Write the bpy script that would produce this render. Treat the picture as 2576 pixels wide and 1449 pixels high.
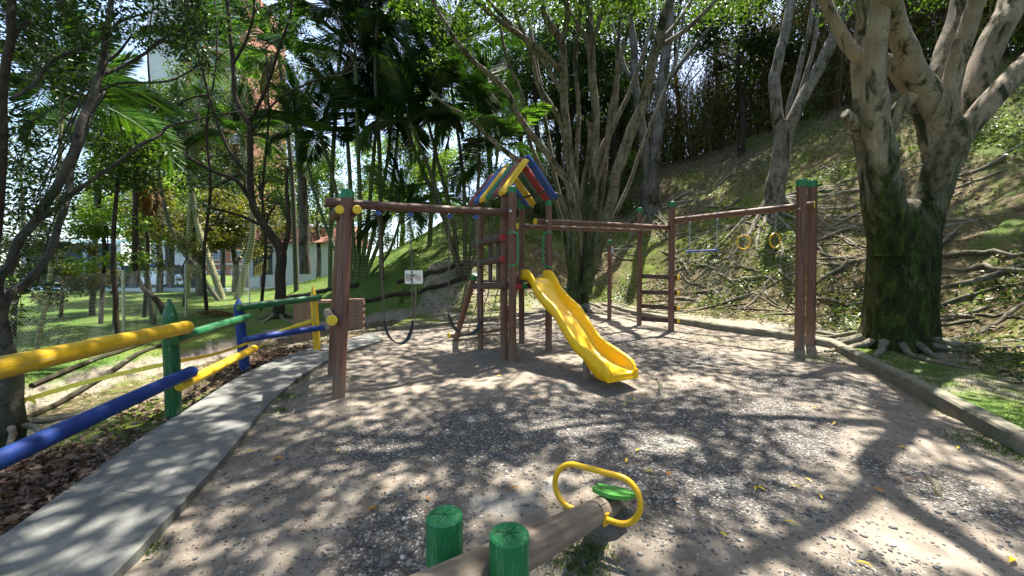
import bpy, math, random
import numpy as np
from mathutils import Vector, Matrix, Quaternion
random.seed(7); rng = np.random.default_rng(7)
scene = bpy.context.scene
for o in list(bpy.data.objects): bpy.data.objects.remove(o)
# ---------------------------------------------------------------- camera, sky, sun, exposure
CAM = Vector((0, 0, 1.6)); PITCH = math.radians(-1.0); FPX = 968.0     # focal length in pixels of a 2576 px wide frame
cd = bpy.data.cameras.new('camera'); cam = bpy.data.objects.new('camera', cd); scene.collection.objects.link(cam)
cd.sensor_width = 36; cd.lens = 36*FPX/2576; cd.clip_start = .05; cd.clip_end = 1500
cam.location = CAM; cam.rotation_euler = (math.radians(90)+PITCH, 0, 0); scene.camera = cam
SUN = Vector((.22, .30, 1.0)).normalized()
world = bpy.data.worlds.new('World'); scene.world = world; world.use_nodes = True
wn = world.node_tree.nodes; wl = world.node_tree.links
sky = wn.new('ShaderNodeTexSky'); sky.sky_type = 'NISHITA'; sky.sun_disc = False
sky.sun_elevation = math.asin(SUN.z); sky.sun_rotation = math.atan2(SUN.x, SUN.y)
sky.air_density = 1.0; sky.dust_density = 2.5; sky.ozone_density = 1.0
wl.new(sky.outputs[0], wn['Background'].inputs[0]); wn['Background'].inputs[1].default_value = .112
sl = bpy.data.lights.new('sun', 'SUN'); sl.energy = 5.0; sl.angle = math.radians(.53); sl.color = (1, .95, .87)
so = bpy.data.objects.new('sun', sl); scene.collection.objects.link(so); so.location = (0, 0, 30)
so.rotation_euler = SUN.to_track_quat('Z', 'Y').to_euler()
scene.view_settings.view_transform = 'Standard'; scene.view_settings.look = 'None'
scene.view_settings.exposure = 2.05; scene.view_settings.gamma = 1
scene.cycles.max_bounces = 4; scene.cycles.diffuse_bounces = 2; scene.cycles.glossy_bounces = 2; scene.cycles.transparent_max_bounces = 4
# ---------------------------------------------------------------- helpers
COL = scene.collection
def ray(px, py):
    dx = (px-1288)/FPX; dz = (724.5-py)/FPX; c, s = math.cos(PITCH), math.sin(PITCH)
    return Vector((dx, c-dz*s, s+dz*c))
def W(px, py, Y):
    r = ray(px, py); return CAM + r*(Y/r.y)
def tag(o, label=None, cat=None, group=None, kind=None):
    if label: o['label'] = label
    if cat: o['category'] = cat
    if group: o['group'] = group
    if kind: o['kind'] = kind
    return o
def thing(name, loc, label, cat, group=None, kind=None):
    o = bpy.data.objects.new(name, None); COL.objects.link(o); o.location = loc; o.empty_display_size = .1
    return tag(o, label, cat, group, kind)
def adopt(o, parent):
    o.parent = parent; o.matrix_parent_inverse = parent_world(parent).inverted()
def parent_world(p):
    m = p.matrix_basis.copy()
    if p.parent:
        m = parent_world(p.parent) @ p.matrix_parent_inverse @ m
    return m
def link(name, me, mat, parent=None, M=None):
    o = bpy.data.objects.new(name, me); COL.objects.link(o)
    if mat is not None and len(me.materials) == 0: me.materials.append(mat)
    if M is not None: o.matrix_basis = M
    if parent is not None: adopt(o, parent)
    return o
class MB:
    def __init__(s): s.v = []; s.f = []
    def add(s, vs, fs):
        n = len(s.v); s.v += [tuple(v) for v in vs]; s.f += [tuple(i+n for i in f) for f in fs]; return s
    def box(s, c, d, R=None):
        c = Vector(c); vs = []
        for z in (-1, 1):
            for x, y in ((-1, -1), (1, -1), (1, 1), (-1, 1)):
                p = Vector((x*d[0]/2, y*d[1]/2, z*d[2]/2))
                vs.append(c + (R @ p if R else p))
        return s.add(vs, [(3, 2, 1, 0), (4, 5, 6, 7), (0, 1, 5, 4), (1, 2, 6, 5), (2, 3, 7, 6), (3, 0, 4, 7)])
    def tube(s, pts, rad, n=8, caps=True, rough=0, closed=False):
        P = [Vector(p) for p in pts]; m = len(P)
        if not hasattr(rad, '__len__'): rad = [rad]*m
        T = []
        for i in range(m):
            a = P[(i-1) % m] if closed else P[max(i-1, 0)]; b = P[(i+1) % m] if closed else P[min(i+1, m-1)]
            t = b-a; T.append(t.normalized() if t.length > 1e-9 else Vector((0, 0, 1)))
        u = T[0].orthogonal().normalized(); vs = []
        for i in range(m):
            u = (u - T[i]*u.dot(T[i])); u = u.normalized() if u.length > 1e-6 else T[i].orthogonal().normalized()
            w = T[i].cross(u)
            for k in range(n):
                a = 2*math.pi*k/n; r = rad[i]*(1+(random.uniform(-rough, rough) if rough else 0))
                vs.append(P[i] + (u*math.cos(a)+w*math.sin(a))*r)
        fs = []
        for i in range(m if closed else m-1):
            j = (i+1) % m
            for k in range(n): fs.append((i*n+k, i*n+(k+1) % n, j*n+(k+1) % n, j*n+k))
        if caps and not closed:
            fs.append(tuple(range(n-1, -1, -1))); fs.append(tuple((m-1)*n+k for k in range(n)))
        return s.add(vs, fs)
    def mesh(s, name, smooth=False, angle=None):
        me = bpy.data.meshes.new(name); me.from_pydata(s.v, [], s.f); me.update()
        if smooth:
            me.polygons.foreach_set('use_smooth', np.ones(len(me.polygons), bool))
            if angle: me.set_sharp_from_angle(angle=math.radians(angle))
        return me
    def build(s, name, mat, parent=None, smooth=False, angle=40, M=None):
        return link(name, s.mesh(name, smooth, angle if smooth else None), mat, parent, M)
def fast_mesh(name, V, F, smooth=False):
    me = bpy.data.meshes.new(name); V = np.asarray(V, np.float32); F = np.asarray(F, np.int32); k = F.shape[1]
    me.vertices.add(len(V)); me.vertices.foreach_set('co', V.ravel())
    me.loops.add(F.size); me.loops.foreach_set('vertex_index', F.ravel())
    me.polygons.add(len(F)); me.polygons.foreach_set('loop_start', np.arange(0, F.size, k, dtype=np.int32))
    me.polygons.foreach_set('loop_total', np.full(len(F), k, np.int32))
    if smooth: me.polygons.foreach_set('use_smooth', np.ones(len(F), bool))
    me.update(calc_edges=True); return me
def spline(pts, sub=4):
    P = [Vector(p) for p in pts]; out = []
    for i in range(len(P)-1):
        a = P[max(i-1, 0)]; b = P[i]; c = P[i+1]; d = P[min(i+2, len(P)-1)]
        for k in range(sub):
            t = k/sub
            out.append(.5*((2*b)+(c-a)*t+(2*a-5*b+4*c-d)*t*t+(3*b-a-3*c+d)*t**3))
    out.append(P[-1]); return out
def lerps(vals, sub):
    out = []
    for i in range(len(vals)-1):
        for k in range(sub): out.append(vals[i]+(vals[i+1]-vals[i])*k/sub)
    return out+[vals[-1]]
def vnoise(x, y, seed=0):                       # smooth value noise on arrays, about -1..1
    x = np.asarray(x, float); y = np.asarray(y, float)
    xi = np.floor(x).astype(np.int64); yi = np.floor(y).astype(np.int64); fx = x-xi; fy = y-yi
    fx = fx*fx*(3-2*fx); fy = fy*fy*(3-2*fy)
    def h(a, b):
        n = (a*374761393 + b*668265263 + seed*69069) & 0x7fffffff
        n = ((n ^ (n >> 13))*1274126177) & 0x7fffffff
        return ((n ^ (n >> 16)) & 0xffff)/32767.5-1
    return (h(xi, yi)*(1-fx)+h(xi+1, yi)*fx)*(1-fy)+(h(xi, yi+1)*(1-fx)+h(xi+1, yi+1)*fx)*fy
def fbm(x, y, seed=0): return vnoise(x, y, seed)*.55+vnoise(x*2.1, y*2.1, seed+1)*.28+vnoise(x*4.3, y*4.3, seed+2)*.17
def smooth01(a, b, x):
    t = np.clip((x-a)/(b-a), 0, 1); return t*t*(3-2*t)
# ---------------------------------------------------------------- terrain
FOOT = np.array([(5.3, -14, .55), (5.4, 1, .65), (5.9, 3.5, .75), (6.7, 5.4, .78), (7.9, 7.7, .80), (6.3, 10.2, .86), (4.9, 12.6, .92), (3.6, 15.2, .88),
                 (1.0, 14.2, .46), (-1.5, 12.6, .42), (-4.5, 12.4, .42), (-8, 14, .38), (-12.5, 18, .28), (-19, 28, .16), (-26, 45, .06)])
def dense(poly, step):
    out = []
    for a, b in zip(poly[:-1], poly[1:]):
        n = max(1, int(np.linalg.norm(b[:2]-a[:2])/step))
        for k in range(n): out.append(a+(b-a)*k/n)
    out.append(poly[-1]); return np.array(out)
FD = dense(FOOT, .35)
FPOLY = np.vstack([FOOT[:, :2], [(-300, 45), (-300, -14)]])
PL = np.array([(-2.55, -4.), (-2.75, 1.), (-2.92, 2.17), (-3.3, 3.3), (-3.49, 4.1), (-3.78, 5.27), (-3.86, 6.2), (-3.76, 7.1), (-3.2, 8.9)])   # far edge of the path
PR = np.array([(-1.5, -4.), (-1.75, .5), (-2.0, 1.97), (-2.36, 3.2), (-2.72, 4.25), (-2.95, 5.3), (-2.98, 6.1), (-2.9, 6.9), (-2.62, 7.8)])     # near edge
PLD = dense(PL, .25)
def inside(x, y, poly):
    r = np.zeros(np.shape(x), bool); n = len(poly); j = n-1
    for i in range(n):
        xi, yi = poly[i]; xj, yj = poly[j]
        c = ((yi > y) != (yj > y)) & (x < (xj-xi)*(y-yi)/((yj-yi) if yj != yi else 1e-9)+xi); r ^= c; j = i
    return r
def chunked(f):
    def g(x, y):
        x = np.asarray(x, float); y = np.asarray(y, float); sh = x.shape; x = x.ravel(); y = y.ravel(); out = np.empty(len(x))
        for i in range(0, len(x), 20000): out[i:i+20000] = f(x[i:i+20000], y[i:i+20000])
        return out.reshape(sh)
    return g
def foot_exact(x, y):
    d2 = (x[:, None]-FD[None, :, 0])**2+(y[:, None]-FD[None, :, 1])**2
    d = np.sqrt(d2.min(1)); w = 1/(d2+.3)**2.5; s = (w*FD[None, :, 2]).sum(1)/w.sum(1)
    return np.where(inside(x, y, FPOLY), -d, d), s
_gx = np.arange(-45, 55.01, .25); _gy = np.arange(-16, 62.01, .25); _D = np.empty((len(_gy), len(_gx))); _S = np.empty_like(_D)
for _i, _y in enumerate(_gy): _D[_i], _S[_i] = foot_exact(_gx, np.full(len(_gx), _y))
def foot_info(x, y):
    fx = np.clip((x+45)/.25, 0, len(_gx)-1.001); fy = np.clip((y+16)/.25, 0, len(_gy)-1.001); i = fx.astype(int); j = fy.astype(int); a = fx-i; b = fy-j
    f = lambda G: (G[j, i]*(1-a)+G[j, i+1]*a)*(1-b)+(G[j+1, i]*(1-a)+G[j+1, i+1]*a)*b
    return f(_D), f(_S)
def _h(x, y):
    z = np.where(y < 20, .045*y, .9+.25*(1-np.exp(-(np.maximum(y, 20)-20)*.18)))
    d, s = foot_info(x, y); dd = np.maximum(d, 0)
    prof = np.where(dd < 1.2, .25*dd*dd/1.2+.12*dd, dd-.756+.0)
    cr = 12.5; prof = np.where(prof > cr, cr+(prof-cr)*.10, prof); prof = np.minimum(prof, cr+3)
    hill = s*prof
    bk = np.interp(x, [-16, -9.5, -7, -4.5, -1.5, 1.0, 3.0], [0, .2, .5, .85, .95, .5, 0]); hill = hill+bk*smooth01(.2, 3.2, dd)*(y > 9)
    # left bank beyond the path
    e = np.sqrt(((x[:, None]-PLD[None, :, 0])**2+(y[:, None]-PLD[None, :, 1])**2).min(1))
    px = np.interp(y, PL[:, 1], PL[:, 0]); left = (x < px)
    bank = -.80*smooth01(.5, 3.6, e)+.45*smooth01(3.7, 4.6, e)
    f = 1-smooth01(8.0, 14.5, y)*.75
    bank = np.where(left, bank*f, 0)
    far = smooth01(16, 40, y)
    n = fbm(x*.9, y*.9, 3)*.03+fbm(x*3.1, y*3.1, 9)*.012
    st = smooth01(.8, 2.2, dd)*smooth01(.3, .6, s)
    ph_ = dd*.75+1.3*fbm(x*.3, y*.3, 17); saw = ph_-np.floor(ph_); led = np.where(saw < .75, saw/.75, (1-saw)/.25)-.5
    n = n*(1+smooth01(.3, 2, dd)*3.2) + fbm(x*.35, y*.35, 5)*.25*smooth01(1, 4, dd) + st*(.30*led*(.5+.5*vnoise(x*.6, y*.6, 19))+fbm(x*1.4, y*1.4, 23)*.16)
    for hx, hy, hr, hd in ((-1.75, 5.35, .45, .05), (-.75, 6.2, .4, .05), (1.5, 4.75, .45, .05), (0., 6.5, .5, .02)): n = n-hd*np.exp(-((x-hx)**2+(y-hy)**2)/hr**2)
    kz = fbm(x*.25, y*.25, 11)*.06*(1-far)*(left*1.0)
    return z+hill+bank+n+kz
hgt = chunked(_h)
def H1(x, y): return float(hgt(np.array([x]), np.array([y]))[0])
def hit(px, py, y0=2.0, y1=60):
    r = ray(px, py); Y = np.arange(y0, y1, .04); t = Y/r.y
    x = CAM.x+r.x*t; z = CAM.z+r.z*t; g = hgt(x, Y); k = np.argmax(z < g)
    if not (z < g).any(): print('NOHIT', px, py); k = int(np.argmin(z-g))
    return Vector((x[k], Y[k], g[k]))
def at_ground(x, y, dz=0): return Vector((x, y, H1(x, y)+dz))
KERB_R = [(4.35, -3), (4.05, 1.0), (4.25, 3.19), (4.86, 4.6), (5.45, 5.95), (6.08, 7.34), (5.87, 7.98), (5.09, 9.06), (4.37, 10.26), (3.75, 12.0), (3.3, 14.3)]
KERB_B = [(-3.19, 9.05), (-1.65, 10.0), (-.2, 11.3), (1.14, 12.7), (1.75, 13.2)]
PLAY = np.array(KERB_R+[(1.75, 13.2), (1.14, 12.7), (-.2, 11.3), (-1.65, 10.), (-3.19, 9.05)]+[tuple(p) for p in PR[::-1]])
# ---------------------------------------------------------------- materials
def mat(name, rough=.7, spec=.3):
    m = bpy.data.materials.new(name); m.use_nodes = True; nt = m.node_tree
    b = nt.nodes['Principled BSDF']; b.inputs['Roughness'].default_value = rough; b.inputs['Specular IOR Level'].default_value = spec
    return m, nt, b
def N(nt, t, **kw):
    n = nt.nodes.new(t)
    for k, v in kw.items():
        if k in n.inputs: n.inputs[k].default_value = v
        else: setattr(n, k, v)
    return n
def coords(nt, scale=(1, 1, 1), space='Object'):
    tc = N(nt, 'ShaderNodeTexCoord'); mp = N(nt, 'ShaderNodeMapping'); mp.inputs['Scale'].default_value = scale
    nt.links.new(tc.outputs[space], mp.inputs['Vector']); return mp.outputs[0]
def ramp(nt, fac, stops, interp='LINEAR'):
    r = N(nt, 'ShaderNodeValToRGB'); r.color_ramp.interpolation = interp; el = r.color_ramp.elements
    while len(el) < len(stops): el.new(.5)
    for e, (p, c) in zip(el, stops): e.position = p; e.color = (*c, 1) if len(c) == 3 else c
    nt.links.new(fac, r.inputs[0]); return r.outputs[0]
def noise(nt, vec, scale, detail=4, rough=.6, dist=0):
    n = N(nt, 'ShaderNodeTexNoise', Scale=scale, Detail=detail, Roughness=rough, Distortion=dist); nt.links.new(vec, n.inputs['Vector']); return n.outputs['Fac']
def mixc(nt, fac, a, b, mode='MIX'):
    n = N(nt, 'ShaderNodeMix', data_type='RGBA', blend_type=mode)
    for s, v in ((n.inputs[0], fac), (n.inputs[6], a), (n.inputs[7], b)):
        if isinstance(v, (int, float)): s.default_value = v
        elif isinstance(v, tuple): s.default_value = (*v, 1)
        else: nt.links.new(v, s)
    return n.outputs[2]
def bump(nt, b, fac, strength=.4, dist=.01):
    n = N(nt, 'ShaderNodeBump', Strength=strength, Distance=dist); nt.links.new(fac, n.inputs['Height']); nt.links.new(n.outputs[0], b.inputs['Normal'])
def math_(nt, op, a, b=None, clamp=False):
    n = N(nt, 'ShaderNodeMath', operation=op, use_clamp=clamp)
    for s, v in ((n.inputs[0], a), (n.inputs[1], b)):
        if v is None: continue
        if isinstance(v, (int, float)): s.default_value = v
        else: nt.links.new(v, s)
    return n.outputs[0]
def sepz(nt, vec, ax='Z'):
    s = N(nt, 'ShaderNodeSeparateXYZ'); nt.links.new(vec, s.inputs[0]); return s.outputs[ax]
def m_wood(name, c1, c2, c3, dusty=False, rough=.62):
    m, nt, b = mat(name, rough, .35); oi = N(nt, 'ShaderNodeObjectInfo')
    v = coords(nt, (1, 1, 1)); ad = N(nt, 'ShaderNodeVectorMath', operation='ADD'); nt.links.new(v, ad.inputs[0])
    sc = N(nt, 'ShaderNodeVectorMath', operation='SCALE'); sc.inputs[0].default_value = (7, 3, 5); nt.links.new(oi.outputs['Random'], sc.inputs['Scale']); nt.links.new(sc.outputs[0], ad.inputs[1])
    mp = N(nt, 'ShaderNodeMapping'); mp.inputs['Scale'].default_value = (22, 22, 1.1); nt.links.new(ad.outputs[0], mp.inputs[0])
    g = noise(nt, mp.outputs[0], 1.6, 6, .65, .6); blot = noise(nt, ad.outputs[0], 3.2, 4, .6)
    col = ramp(nt, g, [(.3, c1), (.5, c2), (.68, c3)])
    col = mixc(nt, math_(nt, 'MULTIPLY', blot, .5), col, tuple(x*.45 for x in c2))
    wear = ramp(nt, noise(nt, mp.outputs[0], 4.5, 6, .75), [(.60, (0, 0, 0)), (.72, (1, 1, 1))])
    col = mixc(nt, math_(nt, 'MULTIPLY', wear, .30), col, (.42, .30, .22))
    ck = N(nt, 'ShaderNodeMapping'); ck.inputs['Scale'].default_value = (26, 26, .55); nt.links.new(ad.outputs[0], ck.inputs[0])
    cr = ramp(nt, noise(nt, ck.outputs[0], 1.2, 3, .6, .3), [(.62, (0, 0, 0)), (.645, (1, 1, 1))]); col = mixc(nt, math_(nt, 'MULTIPLY', cr, .8), col, tuple(x*.18 for x in c1))
    if dusty:
        z = sepz(nt, coords(nt)); f = math_(nt, 'ADD', math_(nt, 'MULTIPLY', z, -1.15), math_(nt, 'ADD', math_(nt, 'MULTIPLY', g, .8), .35), True)
        col = mixc(nt, math_(nt, 'MULTIPLY', f, .85), col, (.25, .19, .14))
    nt.links.new(col, b.inputs['Base Color']); bump(nt, b, g, .35, .006); return m
def m_paint(name, col, rough=.42, chip=(.30, .26, .2), wear=.16, grain=True):
    m, nt, b = mat(name, rough, .4); v = coords(nt); oi = N(nt, 'ShaderNodeObjectInfo')
    mp = N(nt, 'ShaderNodeMapping'); mp.inputs['Scale'].default_value = (18, 18, 1.3) if grain else (6, 6, 6); nt.links.new(v, mp.inputs[0])
    g = noise(nt, mp.outputs[0], 1.7, 6, .7, .4); bl = noise(nt, v, 5, 5, .65)
    c = mixc(nt, math_(nt, 'MULTIPLY', bl, .55), col, tuple(x*.55 for x in col))
    w = ramp(nt, noise(nt, mp.outputs[0], 3.3, 6, .8, .5), [(.565, (0, 0, 0)), (.60, (1, 1, 1))])
    c = mixc(nt, math_(nt, 'MULTIPLY', w, min(1, wear*4)), c, chip)
    ck = N(nt, 'ShaderNodeMapping'); ck.inputs['Scale'].default_value = (30, 30, .7) if grain else (9, 9, 9); nt.links.new(v, ck.inputs[0])
    cr = ramp(nt, noise(nt, ck.outputs[0], 1.3, 3, .6, .3), [(.655, (0, 0, 0)), (.675, (1, 1, 1))]); c = mixc(nt, math_(nt, 'MULTIPLY', cr, .75 if grain else .25), c, tuple(x*.12 for x in col))
    gm = ramp(nt, noise(nt, v, 9, 4, .7, 1.), [(.45, (0, 0, 0)), (.75, (1, 1, 1))]); c = mixc(nt, math_(nt, 'MULTIPLY', gm, .30), c, tuple(.03+x*.35 for x in col))
    nt.links.new(c, b.inputs['Base Color']); bump(nt, b, g, .3 if grain else .12, .004)
    rr = ramp(nt, bl, [(.3, (rough*.8,)*3), (.7, (min(1, rough*1.5),)*3)]); nt.links.new(rr, b.inputs['Roughness']); return m
def m_leaf(name, cols, trans=.45, rough=.45, spec=.35, glossmix=True):
    m, nt, b = mat(name, rough, spec); geo = N(nt, 'ShaderNodeNewGeometry'); oi = N(nt, 'ShaderNodeObjectInfo')
    r = math_(nt, 'FRACT', math_(nt, 'ADD', geo.outputs['Random Per Island'], math_(nt, 'MULTIPLY', oi.outputs['Random'], .0)))
    c = ramp(nt, r, [(i/(max(1, len(cols)-1)), q) for i, q in enumerate(cols)])
    hv = N(nt, 'ShaderNodeHueSaturation'); nt.links.new(c, hv.inputs['Color']); nt.links.new(math_(nt, 'ADD', math_(nt, 'MULTIPLY', oi.outputs['Random'], .5), .75), hv.inputs['Value'])
    c = hv.outputs[0]; nt.links.new(c, b.inputs['Base Color'])
    tr = N(nt, 'ShaderNodeBsdfTranslucent'); tc = mixc(nt, 1.0, c, (1.45, 1.55, .5), 'MULTIPLY'); nt.links.new(tc, tr.inputs['Color'])
    mx = N(nt, 'ShaderNodeMixShader'); mx.inputs[0].default_value = trans
    nt.links.new(b.outputs[0], mx.inputs[1]); nt.links.new(tr.outputs[0], mx.inputs[2]); nt.links.new(mx.outputs[0], nt.nodes['Material Output'].inputs[0]); return m
def m_bark(name, c_lo, c_hi, spot, moss=0., moss_col=(.055, .085, .015), moss_z=(0., 4.), scale=1.0, ss=11., sth=.52, streak=0.):
    m, nt, b = mat(name, .85, .2); v = coords(nt, (scale,)*3)
    n1 = noise(nt, v, 2.2, 6, .65); n2 = noise(nt, coords(nt, (scale, scale, scale*.7)), ss, 6, .75, .5); n3 = noise(nt, v, 28, 4, .6)
    c = ramp(nt, n1, [(.32, c_lo), (.68, c_hi)])
    c = mixc(nt, math_(nt, 'MULTIPLY', n3, .35), c, tuple(x*.5 for x in c_lo))
    sp = ramp(nt, n2, [(sth, (0, 0, 0)), (sth+.09, (1, 1, 1))]); c = mixc(nt, math_(nt, 'MULTIPLY', sp, .8), c, spot)
    if streak:
        sk = ramp(nt, noise(nt, coords(nt, (1.5, 1.5, .45)), 2.1, 6, .72, .8), [(.50, (0, 0, 0)), (.60, (1, 1, 1))]); c = mixc(nt, math_(nt, 'MULTIPLY', sk, streak), c, mixc(nt, n3, (.008, .009, .004), (.035, .04, .014)))
    lich = ramp(nt, noise(nt, v, 5.5, 5, .7), [(.62, (0, 0, 0)), (.68, (1, 1, 1))]); c = mixc(nt, math_(nt, 'MULTIPLY', lich, .35), c, (.40, .42, .34))
    if moss > 0:
        mv = coords(nt, (1.6, 1.6, .55)); z = sepz(nt, coords(nt)); f = N(nt, 'ShaderNodeMapRange'); f.inputs[1].default_value = moss_z[0]; f.inputs[2].default_value = moss_z[1]; f.inputs[3].default_value = 1; f.inputs[4].default_value = 0
        nt.links.new(z, f.inputs[0]); k = math_(nt, 'ADD', math_(nt, 'MULTIPLY', f.outputs[0], .5), math_(nt, 'MULTIPLY', noise(nt, mv, 2.6, 6, .75, .6), 1.05))
        mk = ramp(nt, k, [(.60, (0, 0, 0)), (.95, (1, 1, 1))]); mc = ramp(nt, noise(nt, coords(nt, (1, 1, .4)), 7, 6, .8, .6), [(.38, tuple(x*.10 for x in moss_col)), (.52, tuple(x*.5 for x in moss_col)), (.70, tuple(x*1.7 for x in moss_col))])
        c = mixc(nt, math_(nt, 'MULTIPLY', mk, moss), c, mc)
    nt.links.new(c, b.inputs['Base Color']); bump(nt, b, math_(nt, 'ADD', n2, n3), .6, .02); return m
def m_plain(name, col, rough=.6, spec=.3, var=.25, scale=8, metal=0, b_str=.15, speck=0):
    m, nt, b = mat(name, rough, spec); v = coords(nt); n = noise(nt, v, scale, 6, .65)
    c = ramp(nt, n, [(.3, tuple(x*(1-var) for x in col)), (.7, tuple(min(1, x*(1+var)) for x in col))])
    nt.links.new(c, b.inputs['Base Color']); b.inputs['Metallic'].default_value = metal
    if b_str: bump(nt, b, noise(nt, v, scale*5, 5, .6), b_str, .01)
    return m
M = {}
M['wood'] = m_wood('stained_wood', (.070, .034, .022), (.13, .062, .040), (.19, .10, .066))
M['wood_post'] = m_wood('stained_post_wood', (.088, .039, .025), (.155, .070, .045), (.215, .108, .072), dusty=True)
M['wood_dark'] = m_wood('dark_stained_wood', (.045, .028, .022), (.085, .052, .040), (.14, .09, .07))
M['wood_grey'] = m_wood('weathered_wood', (.13, .10, .075), (.24, .185, .14), (.33, .27, .21))
M['green'] = m_paint('green_paint', (.006, .17, .055)); M['green_d'] = m_paint('dark_green_paint', (.010, .085, .035))
M['yellow'] = m_paint('yellow_paint', (.78, .47, .012)); M['blue'] = m_paint('blue_paint', (.002, .034, .21), .6, (.02, .05, .16))
M['roofblue'] = m_paint('roof_blue_paint', (.008, .075, .36)); M['red'] = m_paint('red_paint', (.33, .012, .016)); M['maroon'] = m_paint('maroon_paint', (.15, .030, .032))
M['roofgreen'] = m_paint('roof_green_paint', (.008, .15, .085))
M['disc'] = m_paint('yellow_end_paint', (.80, .52, .02), .5, grain=False); M['reddisc'] = m_paint('red_end_paint', (.38, .025, .035), .5, grain=False)
M['tubeyellow'] = m_paint('yellow_tube_paint', (.80, .46, .015), .3, (.12, .06, .02), .08, grain=False)
M['seatgreen'] = m_paint('seat_green_paint', (.07, .30, .04), .5, (.25, .35, .2), .08, grain=False)
M['railgreen'] = m_paint('handle_green_paint', (.01, .24, .09), .3, grain=False, wear=.05)
M['slide'] = m_plain('yellow_plastic', (.86, .50, .006), .34, .5, .07, 3, b_str=.05)
M['steel'] = m_plain('galvanised_steel', (.42, .43, .44), .38, .5, .2, 20, 1, .1); M['chain'] = m_plain('rusty_chain_steel', (.16, .13, .11), .5, .5, .45, 40, .8, .1)
M['bluepl'] = m_plain('blue_plastic', (.01, .05, .28), .4, .5, .2); M['rubber'] = m_plain('black_rubber', (.022, .026, .03), .6, .3, .4, 12)
M['rope'] = m_plain('worn_rope', (.42, .36, .24), .9, .1, .3, 30); M['white'] = m_plain('white_paint', (.80, .80, .78), .6, .3, .05, 4)
M['concrete'] = None
def m_concrete(name, c1, c2, moss=.5):
    m, nt, b = mat(name, .88, .2); v = coords(nt, space='Object'); n1 = noise(nt, v, 1.6, 6, .65); n2 = noise(nt, v, 60, 4, .7); n3 = noise(nt, v, 7, 6, .7)
    c = ramp(nt, n1, [(.3, c1), (.7, c2)]); c = mixc(nt, math_(nt, 'MULTIPLY', n2, .5), c, tuple(x*.55 for x in c1))
    ms = ramp(nt, n3, [(.54, (0, 0, 0)), (.75, (1, 1, 1))]); c = mixc(nt, math_(nt, 'MULTIPLY', ms, moss), c, (.10, .12, .05))
    st = ramp(nt, noise(nt, v, 2.7, 6, .78, 1.), [(.48, (0, 0, 0)), (.62, (1, 1, 1))]); c = mixc(nt, math_(nt, 'MULTIPLY', st, .55), c, tuple(x*.5 for x in c1))
    nt.links.new(c, b.inputs['Base Color']); bump(nt, b, n2, .5, .006); return m
M['concrete'] = m_concrete('path_concrete', (.14, .14, .128), (.21, .21, .192), .5); M['kerb'] = m_concrete('kerb_concrete', (.15, .138, .10), (.25, .235, .18), .85)
def m_ground():
    m, nt, b = mat('ground_soil', .95, .12); v = coords(nt, space='Object')
    at = N(nt, 'ShaderNodeAttribute', attribute_name='mask'); sp = N(nt, 'ShaderNodeSeparateColor'); nt.links.new(at.outputs['Color'], sp.inputs[0])
    at2 = N(nt, 'ShaderNodeAttribute', attribute_name='mask2'); sp2 = N(nt, 'ShaderNodeSeparateColor'); nt.links.new(at2.outputs['Color'], sp2.inputs[0])
    big = noise(nt, v, .8, 3, .6); med = noise(nt, v, 5, 5, .7, .4); fine = noise(nt, v, 55, 4, .7)
    dirt = ramp(nt, med, [(.28, (.145, .124, .099)), (.5, (.225, .197, .160)), (.75, (.33, .295, .245))])
    dirt = mixc(nt, math_(nt, 'MULTIPLY', fine, .55), dirt, (.15, .11, .075))
    vo = N(nt, 'ShaderNodeTexVoronoi', Scale=46.); nt.links.new(v, vo.inputs['Vector'])
    gs = sepz(nt, vo.outputs['Color'], 'X')
    grav = ramp(nt, gs, [(0, (.06, .06, .064)), (.35, (.12, .115, .113)), (.7, (.21, .198, .185)), (.9, (.32, .30, .275)), (1, (.45, .43, .39))])
    grav = mixc(nt, ramp(nt, vo.outputs['Distance'], [(.25, (0, 0, 0)), (.6, (1, 1, 1))]), grav, (.09, .075, .06))
    en = math_(nt, 'SUBTRACT', noise(nt, v, 3.5, 5, .7), .5)
    def edge(x, lo, hi, k=.9): return ramp(nt, math_(nt, 'ADD', x, math_(nt, 'MULTIPLY', en, k)), [(lo, (0, 0, 0)), (hi, (1, 1, 1))])
    pale = ramp(nt, fine, [(.3, (.16, .152, .132)), (.7, (.26, .25, .22))])
    c = mixc(nt, edge(sp.outputs[1], .35, .75), dirt, grav)
    c = mixc(nt, edge(sp2.outputs[0], .5, .62, .6), c, pale)
    vl = N(nt, 'ShaderNodeTexVoronoi', Scale=17.); nt.links.new(v, vl.inputs['Vector']); ls = sepz(nt, vl.outputs['Color'], 'X')
    lit = ramp(nt, ls, [(0, (.035, .026, .015)), (.4, (.085, .062, .036)), (.75, (.17, .13, .08)), (1, (.32, .27, .19))])
    lit = mixc(nt, med, lit, ramp(nt, big, [(.35, (.045, .045, .014)), (.65, (.11, .08, .042))]))
    c = mixc(nt, edge(sp.outputs[2], .35, .65), c, lit)
    ms = ramp(nt, fine, [(.3, (.04, .058, .010)), (.7, (.13, .16, .028))]); c = mixc(nt, edge(sp2.outputs[1], .42, .75, 1.2), c, ms)
    lw = ramp(nt, noise(nt, v, 26, 4, .75), [(.3, (.022, .056, .010)), (.5, (.052, .10, .018)), (.72, (.105, .155, .036))])
    lw = mixc(nt, ramp(nt, big, [(.4, (0, 0, 0)), (.75, (.5, .5, .5))]), lw, (.17, .16, .045))
    c = mixc(nt, edge(sp.outputs[0], .38, .68), c, lw)
    nt.links.new(c, b.inputs['Base Color'])
    hh = math_(nt, 'ADD', fine, math_(nt, 'MULTIPLY', vo.outputs['Distance'], math_(nt, 'MULTIPLY', sp.outputs[1], -.9))); bump(nt, b, hh, .7, .018); return m
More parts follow.
